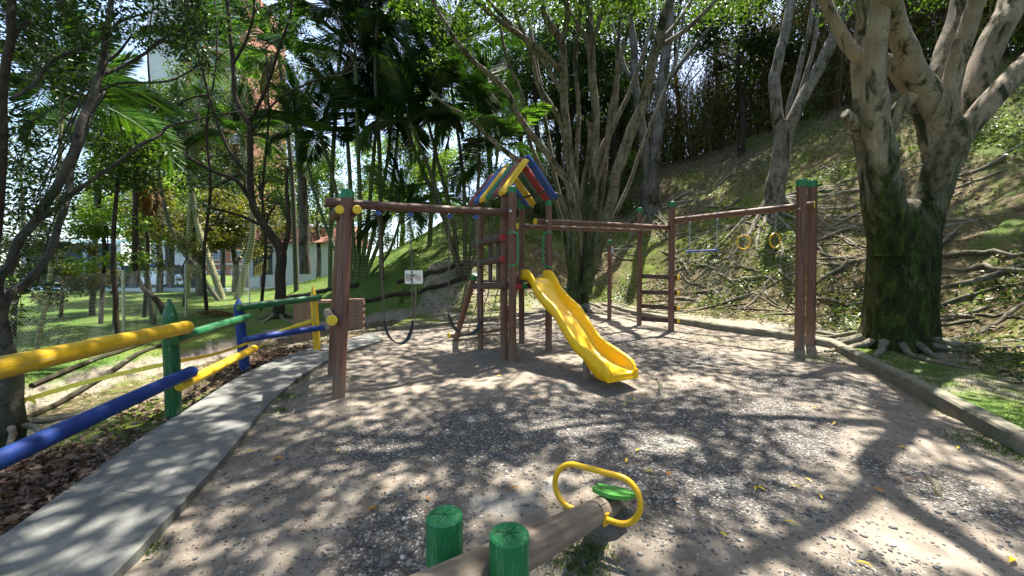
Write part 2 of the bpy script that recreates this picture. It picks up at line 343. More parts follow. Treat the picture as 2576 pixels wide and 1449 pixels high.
M['ground'] = m_ground()
# ---------------------------------------------------------------- ground sheet
GRAVEL = [(2.8, 6.6, 1.15), (3.85, 5.2, 1.0), (2.3, 4.0, 1.1), (.9, 3.75, 1.0), (-.2, 3.6, .9), (1.4, 2.9, .85), (-1.2, 3.4, .55), (1.0, 8.6, .6), (2.4, 8.0, .9), (3.1, 2.6, .5), (-.6, 2.2, .5), (1.8, 1.6, .6)]
PALE = [(-.42, 3.95, .16, .1), (1.45, 3.4, .24, .2), (-.05, 2.55, .3, .14), (1.55, 2.75, .16, .16), (.3, 2.75, .14, .1), (.75, 5.0, .25, .12), (3.2, 6.3, .3, .1), (-1.6, 8.6, .3, .1)]
def gravel_w(x, y):
    g = np.zeros(np.shape(x))
    for cx, cy, r in GRAVEL: g = np.maximum(g, 1-np.hypot(x-cx, y-cy)/r/1.25)
    return np.clip(g*1.5+fbm(x*1.3, y*1.3, 21)*.35, 0, 1)
def axis(segs):
    out = []
    for a, b, st in segs: out += list(np.arange(a, b, st))
    return np.array(out+[segs[-1][1]])
gx = axis([(-300, -60, 24), (-60, -26, 3.), (-26, -9, .5), (-9, 10, .1), (10, 24, .35), (24, 60, 3), (60, 300, 24)])
gy = axis([(-60, -8, 6), (-8, -.5, .5), (-.5, 17, .1), (17, 30, .35), (30, 70, 2.5), (70, 400, 33)])
GX, GY = np.meshgrid(gx, gy); X = GX.ravel(); Y = GY.ravel(); Z = hgt(X, Y)
nx, ny = len(gx), len(gy); idx = np.arange(nx*ny).reshape(ny, nx)
F = np.stack([idx[:-1, :-1].ravel(), idx[:-1, 1:].ravel(), idx[1:, 1:].ravel(), idx[1:, :-1].ravel()], 1)
inplay = inside(X, Y, PLAY); di = np.empty(len(X)); sl_ = np.empty(len(X))
for i in range(0, len(X), 20000): di[i:i+20000], sl_[i:i+20000] = foot_info(X[i:i+20000], Y[i:i+20000])
leftp = X < np.interp(Y, PL[:, 1], PL[:, 0])-.02
eL = np.empty(len(X))
for i in range(0, len(X), 20000): eL[i:i+20000] = np.sqrt(((X[i:i+20000, None]-PLD[None, :, 0])**2+(Y[i:i+20000, None]-PLD[None, :, 1])**2).min(1))
lawn = np.zeros(len(X)); lit = np.zeros(len(X)); moss = np.zeros(len(X)); pal = np.zeros(len(X))
steep = sl_ > .52
lawn = np.where(~inplay & ~leftp & ~steep, smooth01(1.8, 3.6, di), lawn)              # upper left lawn slope
lawn = np.where((X < -16) | (Y > 40), 1, lawn)
lawn = np.where(leftp & (eL > 3.6), smooth01(3.8, 4.8, eL), lawn)
lawn = np.where((~inplay) & (X > 4.5) & (Y < 9.), np.maximum(lawn, .34+.30*smooth01(8.5, 4, Y)+.55*fbm(X*.8, Y*.8, 31)), lawn)
lawn = np.where((X > 9) & (Y < 13) & (di > 2), np.maximum(lawn, .42+.35*smooth01(6, 10, di)+.5*fbm(X*.5, Y*.5, 33)), lawn)
lit = np.where(~inplay & steep & (di > .3), .75+.3*fbm(X*.6, Y*.6, 41), lit)
lit = np.where(leftp & (eL < 3.9), .24+.35*fbm(X, Y, 43)+.5*smooth01(.9, .3, eL)+.45*smooth01(2.3, 3.0, eL), lit)
moss = np.where(leftp & (eL < 4.2) & (eL > .5), .50+.45*fbm(X*.9, Y*.9, 47)-.3*smooth01(2.3, 3., eL), moss)
moss = np.where(~inplay & ~leftp & (di < 6) & (Y > 9), .58+.4*fbm(X*.7, Y*.7, 49), moss)
moss = np.where(~inplay & steep, .50+.45*fbm(X*.5+3, Y*.5, 51), moss)
gr = np.where(inplay, np.maximum(gravel_w(X, Y), .34+.45*fbm(X*1.7, Y*1.7, 63)-.5*np.exp(-((X-.2)**2+(Y-5.9)**2)/1.6)-.3*np.exp(-((X+1.4)**2+(Y-5.6)**2)/1.2)), 0)
for cx, cy, rx, ry in PALE: pal = np.maximum(pal, 1-np.hypot((X-cx)/rx, (Y-cy)/ry)*.5)
pal = np.where(inplay, np.clip(pal, 0, 1), 0)
me = fast_mesh('ground', np.stack([X, Y, Z], 1), F, True)
def colattr(me, name, r, g, b):
    a = me.color_attributes.new(name, 'FLOAT_COLOR', 'POINT'); a.data.foreach_set('color', np.stack([r, g, b, np.ones(len(r))], 1).astype(np.float32).ravel())
colattr(me, 'mask', np.clip(lawn, 0, 1), gr, np.clip(lit, 0, 1)); colattr(me, 'mask2', pal, np.clip(moss, 0, 1), pal*0)
ground = link('ground', me, M['ground']); tag(ground, kind='structure')
# ---------------------------------------------------------------- path, kerb
def slab(i0, i1, n):
    a = [Vector((*PL[0], 0))]; t = np.linspace(i0, i1, n)
    l = np.stack([np.interp(t, np.arange(len(PL)), PL[:, k]) for k in (0, 1)], 1); r = np.stack([np.interp(t, np.arange(len(PR)), PR[:, k]) for k in (0, 1)], 1)
    mb = MB(); vs = []; w = 7
    for a, b in zip(l, r):
        row = [a+(b-a)*k/w for k in range(w+1)]
        zs = [max(.045*p[1]+.035, H1(*row[w])+.03 if k == w else -9) for k, p in enumerate(row)]
        zz = .045*((a[1]+b[1])/2)+.045
        vs += [(row[0][0], row[0][1], zz-.16)]+[(p[0]+random.uniform(-.006, .006)*(k in (0, w)), p[1], zz+random.uniform(-.002, .002)) for k, p in enumerate(row)]+[(row[w][0], row[w][1], zz-.16)]
    c = w+3; fs = [(i*c+k, i*c+k+1, (i+1)*c+k+1, (i+1)*c+k) for i in range(n-1) for k in range(c-1)]
    fs += [tuple(range(c)), tuple(range(n*c-1, n*c-c-1, -1))]
    return mb.add(vs, [f[::-1] for f in fs])
path = thing('path', (-2.3, 2, .09), None, None, None, 'structure')
for a, b in ((0, 2.45), (2.453, 3.9), (3.903, 5.6), (5.603, 8)): slab(a, b, 14).build('slab', M['concrete'], path, True, 30)
def kerb(pts, wd, ht, name, side=1, seg=1.6):
    root = thing(name, (*pts[0], 0), None, None, None, 'structure')
    P = dense(np.array([(x, y, 0) for x, y in pts], float), .35)[:, :2]
    i = 0
    while i < len(P)-1:
        j = min(len(P)-1, i+int(seg/.33)+random.randint(0, 2)); Q = P[i:j+1]; mb = MB(); vs = []; off = random.uniform(-.012, .012)
        for k, p in enumerate(Q):
            gi = i+k; t = P[min(gi+1, len(P)-1)]-P[max(gi-1, 0)]; t = t/np.linalg.norm(t); n = np.array((t[1], -t[0]))*side
            if k == 0: p = p+t*.006
            z = .045*p[1]+fbm(np.array([p[0]*.7]), np.array([p[1]*.7]), 2)[0]*.02+off
            q = p+n*wd
            for (w_, zz) in ((0, -.12), (0, ht-.02), (.015, ht), (wd-.015, ht+.004), (wd, ht-.02), (wd, -.12)):
                e = random.uniform(-.005, .005); vs.append((p[0]+n[0]*(w_+e), p[1]+n[1]*(w_+e), z+zz+e))
        m = len(Q); fs = [(a*6+b, a*6+b+1, (a+1)*6+b+1, (a+1)*6+b) for a in range(m-1) for b in range(5)]+[tuple(range(5, -1, -1)), tuple(range((m-1)*6, m*6))]
        mb.add(vs, fs if side > 0 else [f[::-1] for f in fs]).build('kerb_stone', M['kerb'], root, True, 35); i = j
kerb(KERB_R, .155, .15, 'kerb', 1); kerb(KERB_B, .14, .09, 'kerb', -1)
# ---------------------------------------------------------------- logs
def log(name, p0, p1, r, m, parent, r1=None, n=14, rough=.012, half=False, roll=0, bev=.006):
    p0 = Vector(p0); p1 = Vector(p1); L = (p1-p0).length; r1 = r if r1 is None else r1; mb = MB()
    k = max(2, int(L/.16)); ts = [0, min(.02, L*.2)]+[L*i/k for i in range(1, k)]+[L-min(.02, L*.2), L]
    bend = random.uniform(-.006, .006)*L; ph = random.uniform(0, 6); vs = []; ang = [2*math.pi*i/n for i in range(n)]
    if half: ang = [math.pi*i/(n-1) for i in range(n)]
    wob = [random.uniform(-rough, rough) for _ in range(n)]
    for i, t in enumerate(ts):
        rr = r+(r1-r)*t/L; rr = rr-bev if i in (0, len(ts)-1) else rr*(1+random.uniform(-rough, rough))
        b = bend*math.sin(math.pi*t/L)
        for a, w in zip(ang, wob): vs.append((rr*(1+w)*math.cos(a)+b*math.cos(ph), rr*(1+w)*math.sin(a)+b*math.sin(ph), t))
    m_ = len(ts); fs = [(i*n+q, i*n+(q+1) % n, (i+1)*n+(q+1) % n, (i+1)*n+q) for i in range(m_-1) for q in range(n)]
    fs += [tuple(range(n-1, -1, -1)), tuple((m_-1)*n+q for q in range(n))]
    mb.add(vs, fs); q = (p1-p0).to_track_quat('Z', 'Y')
    Mx = Matrix.Translation(p0) @ q.to_matrix().to_4x4() @ Matrix.Rotation(roll, 4, 'Z')
    return mb.build(name, m, parent, True, 45, Mx)
def cap(name, p, d, r, h, m, parent, n=18, half=False, roll=0): # painted sleeve or disc around a log end, p is its base, d its axis
    d = Vector(d).normalized(); mb = MB(); ang = [2*math.pi*i/n for i in range(n)] if not half else [math.pi*i/(n-1) for i in range(n)]; b = min(.006, h*.4)
    vs = [(rr*math.cos(a), rr*math.sin(a), z) for z, rr in ((0, r), (h-b, r*1.0), (h, r-b)) for a in ang]
    fs = [(i*n+q, i*n+(q+1) % n, (i+1)*n+(q+1) % n, (i+1)*n+q) for i in range(2) for q in range(n)]+[tuple(range(n-1, -1, -1)), tuple(2*n+q for q in range(n))]
    mb.add(vs, fs); return mb.build(name, m, parent, True, 40, Matrix.Translation(Vector(p)) @ d.to_track_quat('Z', 'Y').to_matrix().to_4x4() @ Matrix.Rotation(roll, 4, 'Z'))
def post(p0, p1, r, parent, capm, caph=.1, m=None, name='post', bury=.15, r1=None):
    p0 = Vector(p0); p1 = Vector(p1); d = (p1-p0).normalized()
    o = log(name, p0-d*bury, p1-d*.004, r, m or M['wood_post'], parent, r1)
    if capm: cap('painted_top', p1-d*caph, d, (r1 or r)+.004, caph, capm, o)
    return o
def disc(o, p, d, r, m, name='painted_end', h=.012, **k): return cap(name, p, d, r, h, m, o, **k)
def bolt(p, d, parent, r=.018): return cap('bolt', p, d, r, .018, M['steel'], parent, 10)
V3 = Vector
# -------------------------------------------------------- swing frame
apex = W(872, 512, 5.1); bend_ = W(1274, 534, 6.42); bd = (bend_-apex).normalized(); pd = V3((-bd.y, bd.x, 0)).normalized()   # pd points away from the camera
sf = thing('swing_set', at_ground(-2.07, 4.57), 'brown log swing frame with yellow capped A-frame bolted to the tower', 'swing frame')
leg1 = post(at_ground(-2.07, 4.57), W(874, 480, 4.93), .074, sf, M['green'], .11, name='leg'); leg2 = post(at_ground(-2.63, 5.63), W(866, 488, 5.27), .072, sf, M['green'], .11, name='leg')
bm = log('beam', apex-bd*.26, bend_+bd*.07, .062, M['wood'], sf, .058)
bolt(W(873, 508, 4.87), -pd, sf, .022)
for x_ in (854, 898):
    a = W(x_, 528, 4.80); l = log('brace_log', a, a+pd*.62, .052, M['wood'], sf); disc(l, a-pd*.01, -pd, .054, M['disc'])
a = W(835, 806, 4.42); b_ = W(824, 786, 5.75); l = log('cross_log', a, b_, .058, M['wood_grey'], sf); disc(l, a-(b_-a).normalized()*.004, a-b_, .060, M['disc'])
# swings
def chain(p0, p1, parent, link_l=.06, wire=.006, wid=.0155, mt=None):
    p0 = V3(p0); p1 = V3(p1); L = (p1-p0).length; n = max(2, int(L/(link_l*.76))); mb = MB(); d = (p1-p0).normalized(); u = d.orthogonal().normalized(); w = d.cross(u)
    for i in range(n):
        c = p0+(p1-p0)*((i+.5)/n); s = u if i % 2 else w; pts = []
        for k in range(10):
            a = 2*math.pi*k/10; pts.append(c+s*math.cos(a)*wid+d*math.sin(a)*link_l*.5)
        mb.tube(pts, wire, 4, closed=True)
    return mb.build('chain', mt or M['chain'], parent, True)
def on_beam(px):      # point on the beam under a pixel column
    t = 0.; dx = (px-1288)/FPX; best = min((abs((apex+bd*s).x-dx*(apex+bd*s).y), s) for s in np.linspace(-.2, 3, 400)); return apex+bd*best[1]
def hanger(p, parent, d):
    mb = MB(); R = Matrix.Rotation(math.atan2(d.y, d.x), 3, 'Z')
    h = mb.box(p-V3((0, 0, .105)), (.062, .045, .055), R).build('hanger', M['bluepl'], parent)
    m2 = MB(); m2.tube([p+R@V3((-.025, 0, -.06)), p+R@V3((-.025, 0, -.12)), p+R@V3((.025, 0, -.12)), p+R@V3((.025, 0, -.06))], .005, 6); m2.tube([p+R@V3((-.055, 0, -.105)), p+R@V3((.055, 0, -.105))], .009, 6)
    m2.build('shackle', M['steel'], h)
def belt(pts, wdir, parent, wd=.14, th=.012):
    P = spline(pts, 6); mb = MB(); vs = []
    for i, p in enumerate(P):
        t = (P[min(i+1, len(P)-1)]-P[max(i-1, 0)]).normalized(); n = t.cross(wdir).normalized(); w_ = wd*(.55+.45*min(1, 4*min(i, len(P)-1-i)/len(P)))
        for a, b in ((-1, -1), (1, -1), (1, 1), (-1, 1)): vs.append(p+wdir*a*w_/2+n*b*th/2)
    m = len(P); fs = [(i*4+k, i*4+(k+1) % 4, (i+1)*4+(k+1) % 4, (i+1)*4+k) for i in range(m-1) for k in range(4)]+[(3, 2, 1, 0), tuple((m-1)*4+k for k in range(4))]
    return mb.add(vs, fs).build('seat', M['rubber'], parent, True, 50)
def swing(xa, xb, seat_px, label):
    A = on_beam(xa); B = on_beam(xb); root = thing('swing', (A+B)/2, label, 'swing', 'belt swings hanging from the log beam')
    pts = [W(x, y, A.y+(B.y-A.y)*t) for x, y, t in seat_px]
    for p in (A, B): hanger(p+V3((0, 0, .0)), root, bd)
    chain(A-V3((0, 0, .12)), pts[0]+V3((0, 0, .05)), root); chain(B-V3((0, 0, .12)), pts[-1]+V3((0, 0, .05)), root)
    MB().tube([pts[0]+V3((0, 0, .06)), pts[0]], .008, 6).build('ring', M['chain'], root); MB().tube([pts[-1]+V3((0, 0, .06)), pts[-1]], .008, 6).build('ring', M['chain'], root)
    belt(pts, pd, root)
swing(952, 1033, [(967, 806, 0), (972, 832, .1), (984, 853, .3), (1004, 864, .5), (1022, 856, .7), (1033, 836, .9), (1039, 806, 1)], 'black belt swing on rusty chains, nearer the A-frame legs')
swing(1131, 1198, [(1128, 790, 0), (1136, 812, .1), (1148, 830, .3), (1166, 842, .5), (1186, 840, .7), (1202, 828, .9), (1209, 806, 1)], 'black belt swing beside the tower, hanging before the rope net')
# -------------------------------------------------------- play tower
F1 = at_ground(.002, 6.35); F2 = at_ground(-.125, 6.52); R_ = at_ground(.675, 7.10); L_ = at_ground(-.594, 7.24); B_ = at_ground(.202, 7.82)
F_ = (F1+F2)/2; uu = (R_-F_); uu.z = 0; uu.normalize(); vv = (L_-F_); vv.z = 0; vv.normalize()
tw = thing('play_tower', F_, 'brown log play tower under a striped roof of coloured half logs', 'play tower')
ZD = 1.60
post(F1, (F1.x, F1.y, W(1283, 470, F1.y).z), .066, tw, M['green'], .10); post(F2, (F2.x, F2.y, W(1268, 477, F2.y).z), .066, tw, M['green'], .10)
post(R_, (R_.x, R_.y, 3.08), .062, tw, M['green'], .10); post(L_, (L_.x, L_.y, W(1207, 497, L_.y).z), .060, tw, M['green'], .10); post(B_, (B_.x, B_.y, 3.15), .060, tw, M['green'], .10)
bolt(W(1284, 531, 6.28), (0, -1, 0), tw, .022); bolt(W(1376, 556, 7.03), (0, -1, 0), tw, .02)
for k in range(6):      # deck planks
    a = F_+vv*(.08+k*.165)+uu*.02; a.z = ZD; b = R_+(B_-R_).normalized()*(.08+k*.17)-uu*.02; b.z = ZD
    c = (a+b)/2; MB().box(c, ((b-a).length, .15, .035), Matrix.Rotation(math.atan2(uu.y, uu.x), 3, 'Z')).build('deck_plank', M['wood_dark'], tw)
out_l = V3((-uu.x, -uu.y, 0)); out_l = (out_l-vv*out_l.dot(vv)).normalized()
for i, (zz, half) in enumerate(((W(1225, 607, 6.8).z, 1), (W(1225, 658, 6.8).z, 1))):
    a = L_+out_l*.09+vv*.12; a.z = zz-.02; b = F_+out_l*.10+vv*.02; b.z = zz+.02
    l = log('guard_rail', a, b, .062, M['wood_dark'], tw); disc(l, b-(b-a).normalized()*.002, b-a, .063, M['reddisc'])
for t in (.30, .58):
    c = F_.lerp(L_, t)+out_l*.02; MB().box(V3((c.x, c.y, (W(1240, 584, 6.8).z+ZD-.02)/2)), (.10, .03, W(1240, 584, 6.8).z-ZD+.02), Matrix.Rotation(math.atan2(vv.y, vv.x), 3, 'Z')).build('baluster', M['wood_dark'], tw)
a = L_+out_l*.02+vv*.34; a.z = ZD-.09; b = F_+out_l*.06-vv*.02; b.z = ZD-.07; l = log('deck_log', a, b, .060, M['wood_dark'], tw); disc(l, a, a-b, .062, M['disc'])
for s_, mm in ((.05, 'reddisc'), (.19, 'green')):
    a = F_+uu*(s_+.16)-vv*.03; a.z = ZD-.085; b = a+vv*1.05; l = log('deck_log', a, b, .056, M['wood_dark'], tw); disc(l, a-vv*.008, -vv, .058, M[mm])
a = R_+vv*.0; a.z = ZD-.085; b = B_.copy(); b.z = ZD-.085; log('deck_log', a, b, .055, M['wood_dark'], tw)
# handles
for P_, x1, sx in ((F1, 1303, 1), (R_, 1367, -1)):
    d0 = W(1283 if sx > 0 else 1380, 585, P_.y-.05); pts = []
    y0, y1 = (584, 668) if sx > 0 else (584, 672)
    for x_, y_ in ((1290 if sx > 0 else 1378, y0), (x1-3*sx, y0+4), (x1, y0+12), (x1+sx, (y0+y1)/2), (x1, y1-14), (x1-3*sx, y1-5), (1290 if sx > 0 else 1378, y1)): pts.append(W(x_, y_, P_.y-.09))
    h = MB().tube(spline(pts, 4), .013, 8).build('grab_handle', M['railgreen'], tw, True)
    for y_ in (y0, y1): cap('handle_strap', V3((P_.x, P_.y, W(1283, y_, P_.y-.05).z-.014)), (0, 0, 1), .07, .028, M['railgreen'], h)
# roof
e_l = F_-vv*.0; e_r = R_-vv*.06; rm = (e_l+e_r)/2
Zr = W(1318, 398, rm.y).z; lean = V3((-.06, 0, 0))
lc = ['yellow', 'maroon', 'roofgreen', 'yellow', 'roofblue', 'maroon']; rc = ['roofblue', 'red', 'green_d', 'yellow', 'roofblue', 'roofgreen']
for k in range(6):
    o_ = vv*(.02+k*.222); rg = rm+o_+lean; rg.z = Zr
    el = e_l+o_-uu*.10; el.z = W(1272, 490, F_.y).z; er = e_r+o_+uu*.09; er.z = W(1382, 498, R_.y).z-.0
    for e, c, s in ((el, lc[k], 1), (er, rc[k], -1)):
        d = (rg-e).normalized(); st = e-d*.02; en = rg+d*(.03 if s < 0 else .0)-V3((0, 0, 0 if s < 0 else .06))
        l = log('roof_slat', st, en, .082, M[c], tw, n=10, half=True); up = (vv.cross(d)); up = up if up.z > 0 else -up
        xa = l.matrix_basis.to_3x3() @ V3((0, 1, 0)); q = l.matrix_basis.to_3x3(); ang = math.atan2((q@V3((1, 0, 0))).dot(up), (q@V3((0, 1, 0))).dot(up))
        l.matrix_basis = l.matrix_basis @ Matrix.Rotation(-ang, 4, 'Z'); l.matrix_parent_inverse = parent_world(tw).inverted()
        l2 = st+(en-st)*.06+up*.078; bolt(l2, up, l, .014); bolt(st+(en-st)*.92+up*.078, up, l, .014)
for e0, sgn in ((e_l, -1), (e_r, 1)):
    a = e0+vv*.02+uu*sgn*-.02; b = a+vv*1.22; zz = (W(1272, 490, F_.y).z if sgn < 0 else W(1382, 498, R_.y).z)+.0; a.z = b.z = zz-.02; log('roof_purlin', a-uu*sgn*.12+V3((0, 0, .12)), b-uu*sgn*.12+V3((0, 0, .12)), .022, M['wood_dark'], tw)
# climbing net
on = (L_-F_); on.z = 0; on.normalize(); on = V3((-.55, .83, 0))
n0 = at_ground(-1.2, 8.12); n1 = at_ground(-.22, 8.85); t0 = L_+V3((-.03, .0, 0)); t0 = V3((W(1195, 700, 7.35).x, 7.35, W(1195, 690, 7.35).z)); t1 = V3((B_.x-.05, B_.y+.12, t0.z))
l = post(n0, t0, .058, tw, M['green'], .12, name='net_pole'); post(n1, t1, .055, tw, None, name='net_pole')
a = n0+(n1-n0)*-.12+V3((0, 0, .12)); b = n0+(n1-n0)*1.15+V3((0, 0, .12)); l = log('net_base_log', a, b, .062, M['wood_grey'], tw); disc(l, a, a-b, .064, M['disc'])
q0 = n0.lerp(t0, .1); q1 = n1.lerp(t1, .1); r0 = n0.lerp(t0, .93); r1 = n1.lerp(t1, .93)
G = [[(q0.lerp(q1, i/5)).lerp(r0.lerp(r1, i/5), j/7)+V3((random.uniform(-.03, .03), random.uniform(-.02, .02), random.uniform(-.025, .025)))*(0 < i < 5) for i in range(6)] for j in range(8)]
for j in range(8): MB().tube(spline(G[j], 3), .013, 5).build('net_rope', M['rope'], tw, True)
for i in range(1, 5): MB().tube(spline([G[j][i] for j in range(8)], 3), .013, 5).build('net_rope', M['rope'], tw, True)
# -------------------------------------------------------- slide
e_ = V3((.503, -.864, 0)); w_ = V3((.864, .503, 0)); S0 = V3((.43, 6.62, 0))
prof = [(-.12, 1.66, 1.795), (.02, 1.655, 1.80), (.11, 1.63, 1.776), (.18, 1.57, 1.72), (.244, 1.49, 1.656), (.371, 1.355, 1.515), (.5, 1.235, 1.42), (.625, 1.155, 1.339), (.75, 1.09, 1.275), (.86, 1.02, 1.211), (1.0, .895, 1.075), (1.136, .765, .948), (1.287, .62, .818),
        (1.40, .55, .755), (1.528, .50, .712), (1.64, .468, .675), (1.744, .447, .64), (1.84, .435, .605), (1.90, .428, .575), (1.94, .420, .535), (1.96, .412, .50), (1.968, .405, .475)]
def catmul(rows, sub):
    out = []
    for i in range(len(rows)-1):
        for k in range(sub):
            t = k/sub; a, b, c, d = (np.array(rows[max(0, min(len(rows)-1, i+j))]) for j in (-1, 0, 1, 2))
            out.append(.5*(2*b+(c-a)*t+(2*a-5*b+4*c-d)*t*t+(3*b-a-3*c+d)*t**3))
    return out+[np.array(rows[-1])]
mb = MB(); vs = []; rows = catmul(prof, 3)
for t, zb, zr in rows:
    h = zr-zb; sk = .17+(max(0, zr-.338-.17))*float(smooth01(1.45, 1.86, np.array(t)))
    half = [(-.262, -sk+h), (-.262, h-.10), (-.254, h-.095), (-.254, h-.022), (-.246, h-.006), (-.232, h), (-.214, h-.004), (-.204, h-.02), (-.196, h*.45), (-.184, .022), (-.165, .004), (-.08, 0)]
    pr = half+[(0, 0)]+[(-x, z) for x, z in half[::-1]]
    for x, z in pr: vs.append(S0+e_*t+w_*x+V3((0, 0, zb+z)))
c = 25; m_ = len(rows); fs = [(i*c+k, (i+1)*c+k, (i+1)*c+k+1, i*c+k+1) for i in range(m_-1) for k in range(c-1)]
mb.add(vs, fs)
sd = thing('slide', at_ground(1.42, 4.93), 'bright yellow plastic wave slide coming down from the tower', 'slide')
ch = mb.build('chute', M['slide'], sd, True, 50); md = ch.modifiers.new('thick', 'SOLIDIFY'); md.thickness = .010; md.offset = -1
# front lip
sec = [(x_, z_) for x_, z_ in pr]; zb_ = rows[-1][1]; f0 = S0+e_*1.966; arc = [(x_, zb_+z_) for x_, z_ in sec]; arc = [(-.262, .336)]+[q for q in arc if q[1] > .34]+[(.262, .336)]
n = len(arc); vs = [f0+w_*x_+V3((0, 0, z_))+e_*dd for dd in (0, .012) for x_, z_ in arc]
MB().add(vs, [(i, (i+1) % n, n+(i+1) % n, n+i) for i in range(n)]+[tuple(range(n-1, -1, -1)), tuple(range(n, 2*n))]).build('front_lip', M['slide'], sd, True, 30)
RS = Matrix.Rotation(math.atan2(w_.y, w_.x), 3, 'Z')
MB().box(f0+V3((0, 0, .344))+e_*.014, (.535, .03, .022), RS).build('lip_edge', M['slide'], sd)
for sx in (-1, 1): MB().box(f0+w_*sx*.233+V3((0, 0, .40))+e_*.012, (.062, .024, .10), RS).build('lip_corner', M['slide'], sd)
sp_ = hit(1475, 953); log('support_stump', sp_-V3((0, 0, .1)), V3((sp_.x, sp_.y, sp_.z+.26)), .05, M['wood_grey'], sd)
# -------------------------------------------------------- monkey bars
P0 = at_ground(2.78, 10.98); P1 = at_ground(3.33, 10.06); P2 = at_ground(3.82, 9.22); Q1 = at_ground(5.47, 7.30); Q2 = at_ground(5.95, 7.66)
mk = thing('monkey_bars', P2, 'long brown log monkey bars with ladder and twin end posts', 'monkey bars')
post(P0, (P0.x, P0.y, W(1533, 604, P0.y).z), .06, mk, M['green'], .12); post(P1, (P1.x, P1.y, W(1608, 523, P1.y).z), .066, mk, M['green'], .13); post(P2, (P2.x, P2.y, W(1689, 508, P2.y).z), .07, mk, M['green'], .13)
post(Q1, (Q1.x, Q1.y, W(2015, 452, Q1.y).z), .083, mk, M['green'], .13); post(Q2, (Q2.x, Q2.y, W(2037, 455, Q2.y).z), .083, mk, M['green'], .13)
ra = W(1347, 557, 7.16); rb = W(1690, 573, 9.30); pa = W(1303, 569, 7.93); pb = W(1634, 580, 10.12)
l = log('side_log', ra, rb, .058, M['wood'], mk); disc(l, ra, ra-rb, .061, M['disc']); l = log('side_log', pa, pb, .058, M['wood'], mk); disc(l, pa, pa-pb, .061, M['disc'])
for k in range(9):
    t = .06+k*.108; MB().tube([ra.lerp(rb, t+.02), pa.lerp(pb, t)], .016, 8).build('rung', M['steel'], mk, True)
ax = (P2-P1).normalized()
for y_, y2 in ((695, 697), (735, 737), (770, 776), (803, 808)):
    a = W(1604, y_, P1.y-.05); b = W(1703, y2, 9.02); a = V3((P1.x, P1.y, a.z)); b = V3((P2.x, P2.y, b.z))+ax*.16
    side = V3((ax.y, -ax.x, 0))*-.06; a += side*0+V3((.05, .05, 0)); b += V3((.05, .05, 0))
    l = log('ladder_step', a, b, .052, M['wood_dark'], mk, n=10, half=True, roll=0); up = V3((.87, .5, 0))
    q = l.matrix_basis.to_3x3(); ang = math.atan2((q@V3((1, 0, 0))).dot(up), (q@V3((0, 1, 0))).dot(up)); l.matrix_basis = l.matrix_basis @ Matrix.Rotation(-ang, 4, 'Z')
    disc(l, b-ax*.003, ax, .054, M['disc'])
a = W(1536, 628, P0.y); b = W(1606, 622, P1.y); MB().tube([a, b], .018, 8).build('chin_bar', M['steel'], mk, True); MB().box(a+V3((.03, -.05, 0)), (.05, .02, .2)).build('bar_plate', M['steel'], mk)
ba = W(1692, 555, 9.25); bb = W(2048, 515, 7.42); hb = log('hanging_beam', ba, bb, .068, M['wood'], mk, .066); disc(hb, bb, bb-ba, .07, M['disc']); bolt(W(2010, 525, 7.2), (0, -1, 0), mk, .02)
hd = (bb-ba).normalized()
def on_hb(px):
    dx = (px-1288)/FPX; return min(((abs((ba+hd*s).x-dx*(ba+hd*s).y)), s) for s in np.linspace(0, 3.2, 400))[1]
def hangp(px): p = ba+hd*on_hb(px); return V3((p.x, p.y, p.z-.06))
A = hangp(1734); B = hangp(1803); tz = W(1765, 631, (A.y+B.y)/2).z
tr = thing('trapeze_bar', V3((A.x, A.y, tz)), 'blue trapeze bar on two chains below the log beam', 'trapeze')
for p in (A, B): MB().box(p, (.04, .04, .07)).build('bracket', M['steel'], tr); chain(p-V3((0, 0, .03)), V3((p.x, p.y, tz)), tr, .06, .006, .015, M['steel'])
MB().tube([V3((A.x, A.y, tz))-hd*.08, V3((B.x, B.y, tz))+hd*.04], .02, 10).build('bar', M['bluepl'], tr, True)
for px, cy, dirx, lab in ((1871, 609, V3((.9, -.3, 0)), 'yellow gymnastic ring nearer the trapeze, seen almost face on'), (1950, 605, V3((.98, .2, 0)), 'yellow gymnastic ring nearer the twin posts, turned slightly sideways')):
    p = hangp(px); c = W(px, cy, p.y); g = thing('gymnastic_ring', c, lab, 'ring', 'rings hanging from the log beam'); dirx.normalize()
    MB().box(p, (.04, .04, .08)).build('bracket', M['steel'], g); chain(p-V3((0, 0, .04)), c+V3((0, 0, .13)), g, .06, .006, .015, M['steel'])
    MB().tube([c+dirx*math.cos(2*math.pi*k/28)*.128+V3((0, 0, math.sin(2*math.pi*k/28)*.145)) for k in range(28)], .014, 8, closed=True).build('ring', M['tubeyellow'], g, True)
# -------------------------------------------------------- rail fence
fe = thing('rail_fence', at_ground(-3.52, 3.98), 'painted log rail fence in yellow, blue and green along the path', 'fence')
def fpost(p, top, r, m, tip):
    p = V3(p); top = V3(top); d = (top-p).normalized(); o = log('post', p-d*.2, top-d*tip, r, M[m], fe, bev=.001)
    mb = MB(); n = 14; vs = [(r*1.01*math.cos(6.2832*k/n), r*1.01*math.sin(6.2832*k/n), 0) for k in range(n)]+[(r*.22*math.cos(6.2832*k/n), r*.22*math.sin(6.2832*k/n), tip) for k in range(n)]
    mb.add(vs, [(k, (k+1) % n, n+(k+1) % n, n+k) for k in range(n)]+[tuple(n+k for k in range(n))]); mb.build('point', M[m], o, True, 50, Matrix.Translation(top-d*tip) @ d.to_track_quat('Z', 'Y').to_matrix().to_4x4())
    return o
M['green_s'] = m_paint('seesaw_green_paint', (.008, .16, .045), .5, (.12, .28, .16), .2); M['green_f'] = m_paint('fence_green_paint', (.004, .105, .030), .42)
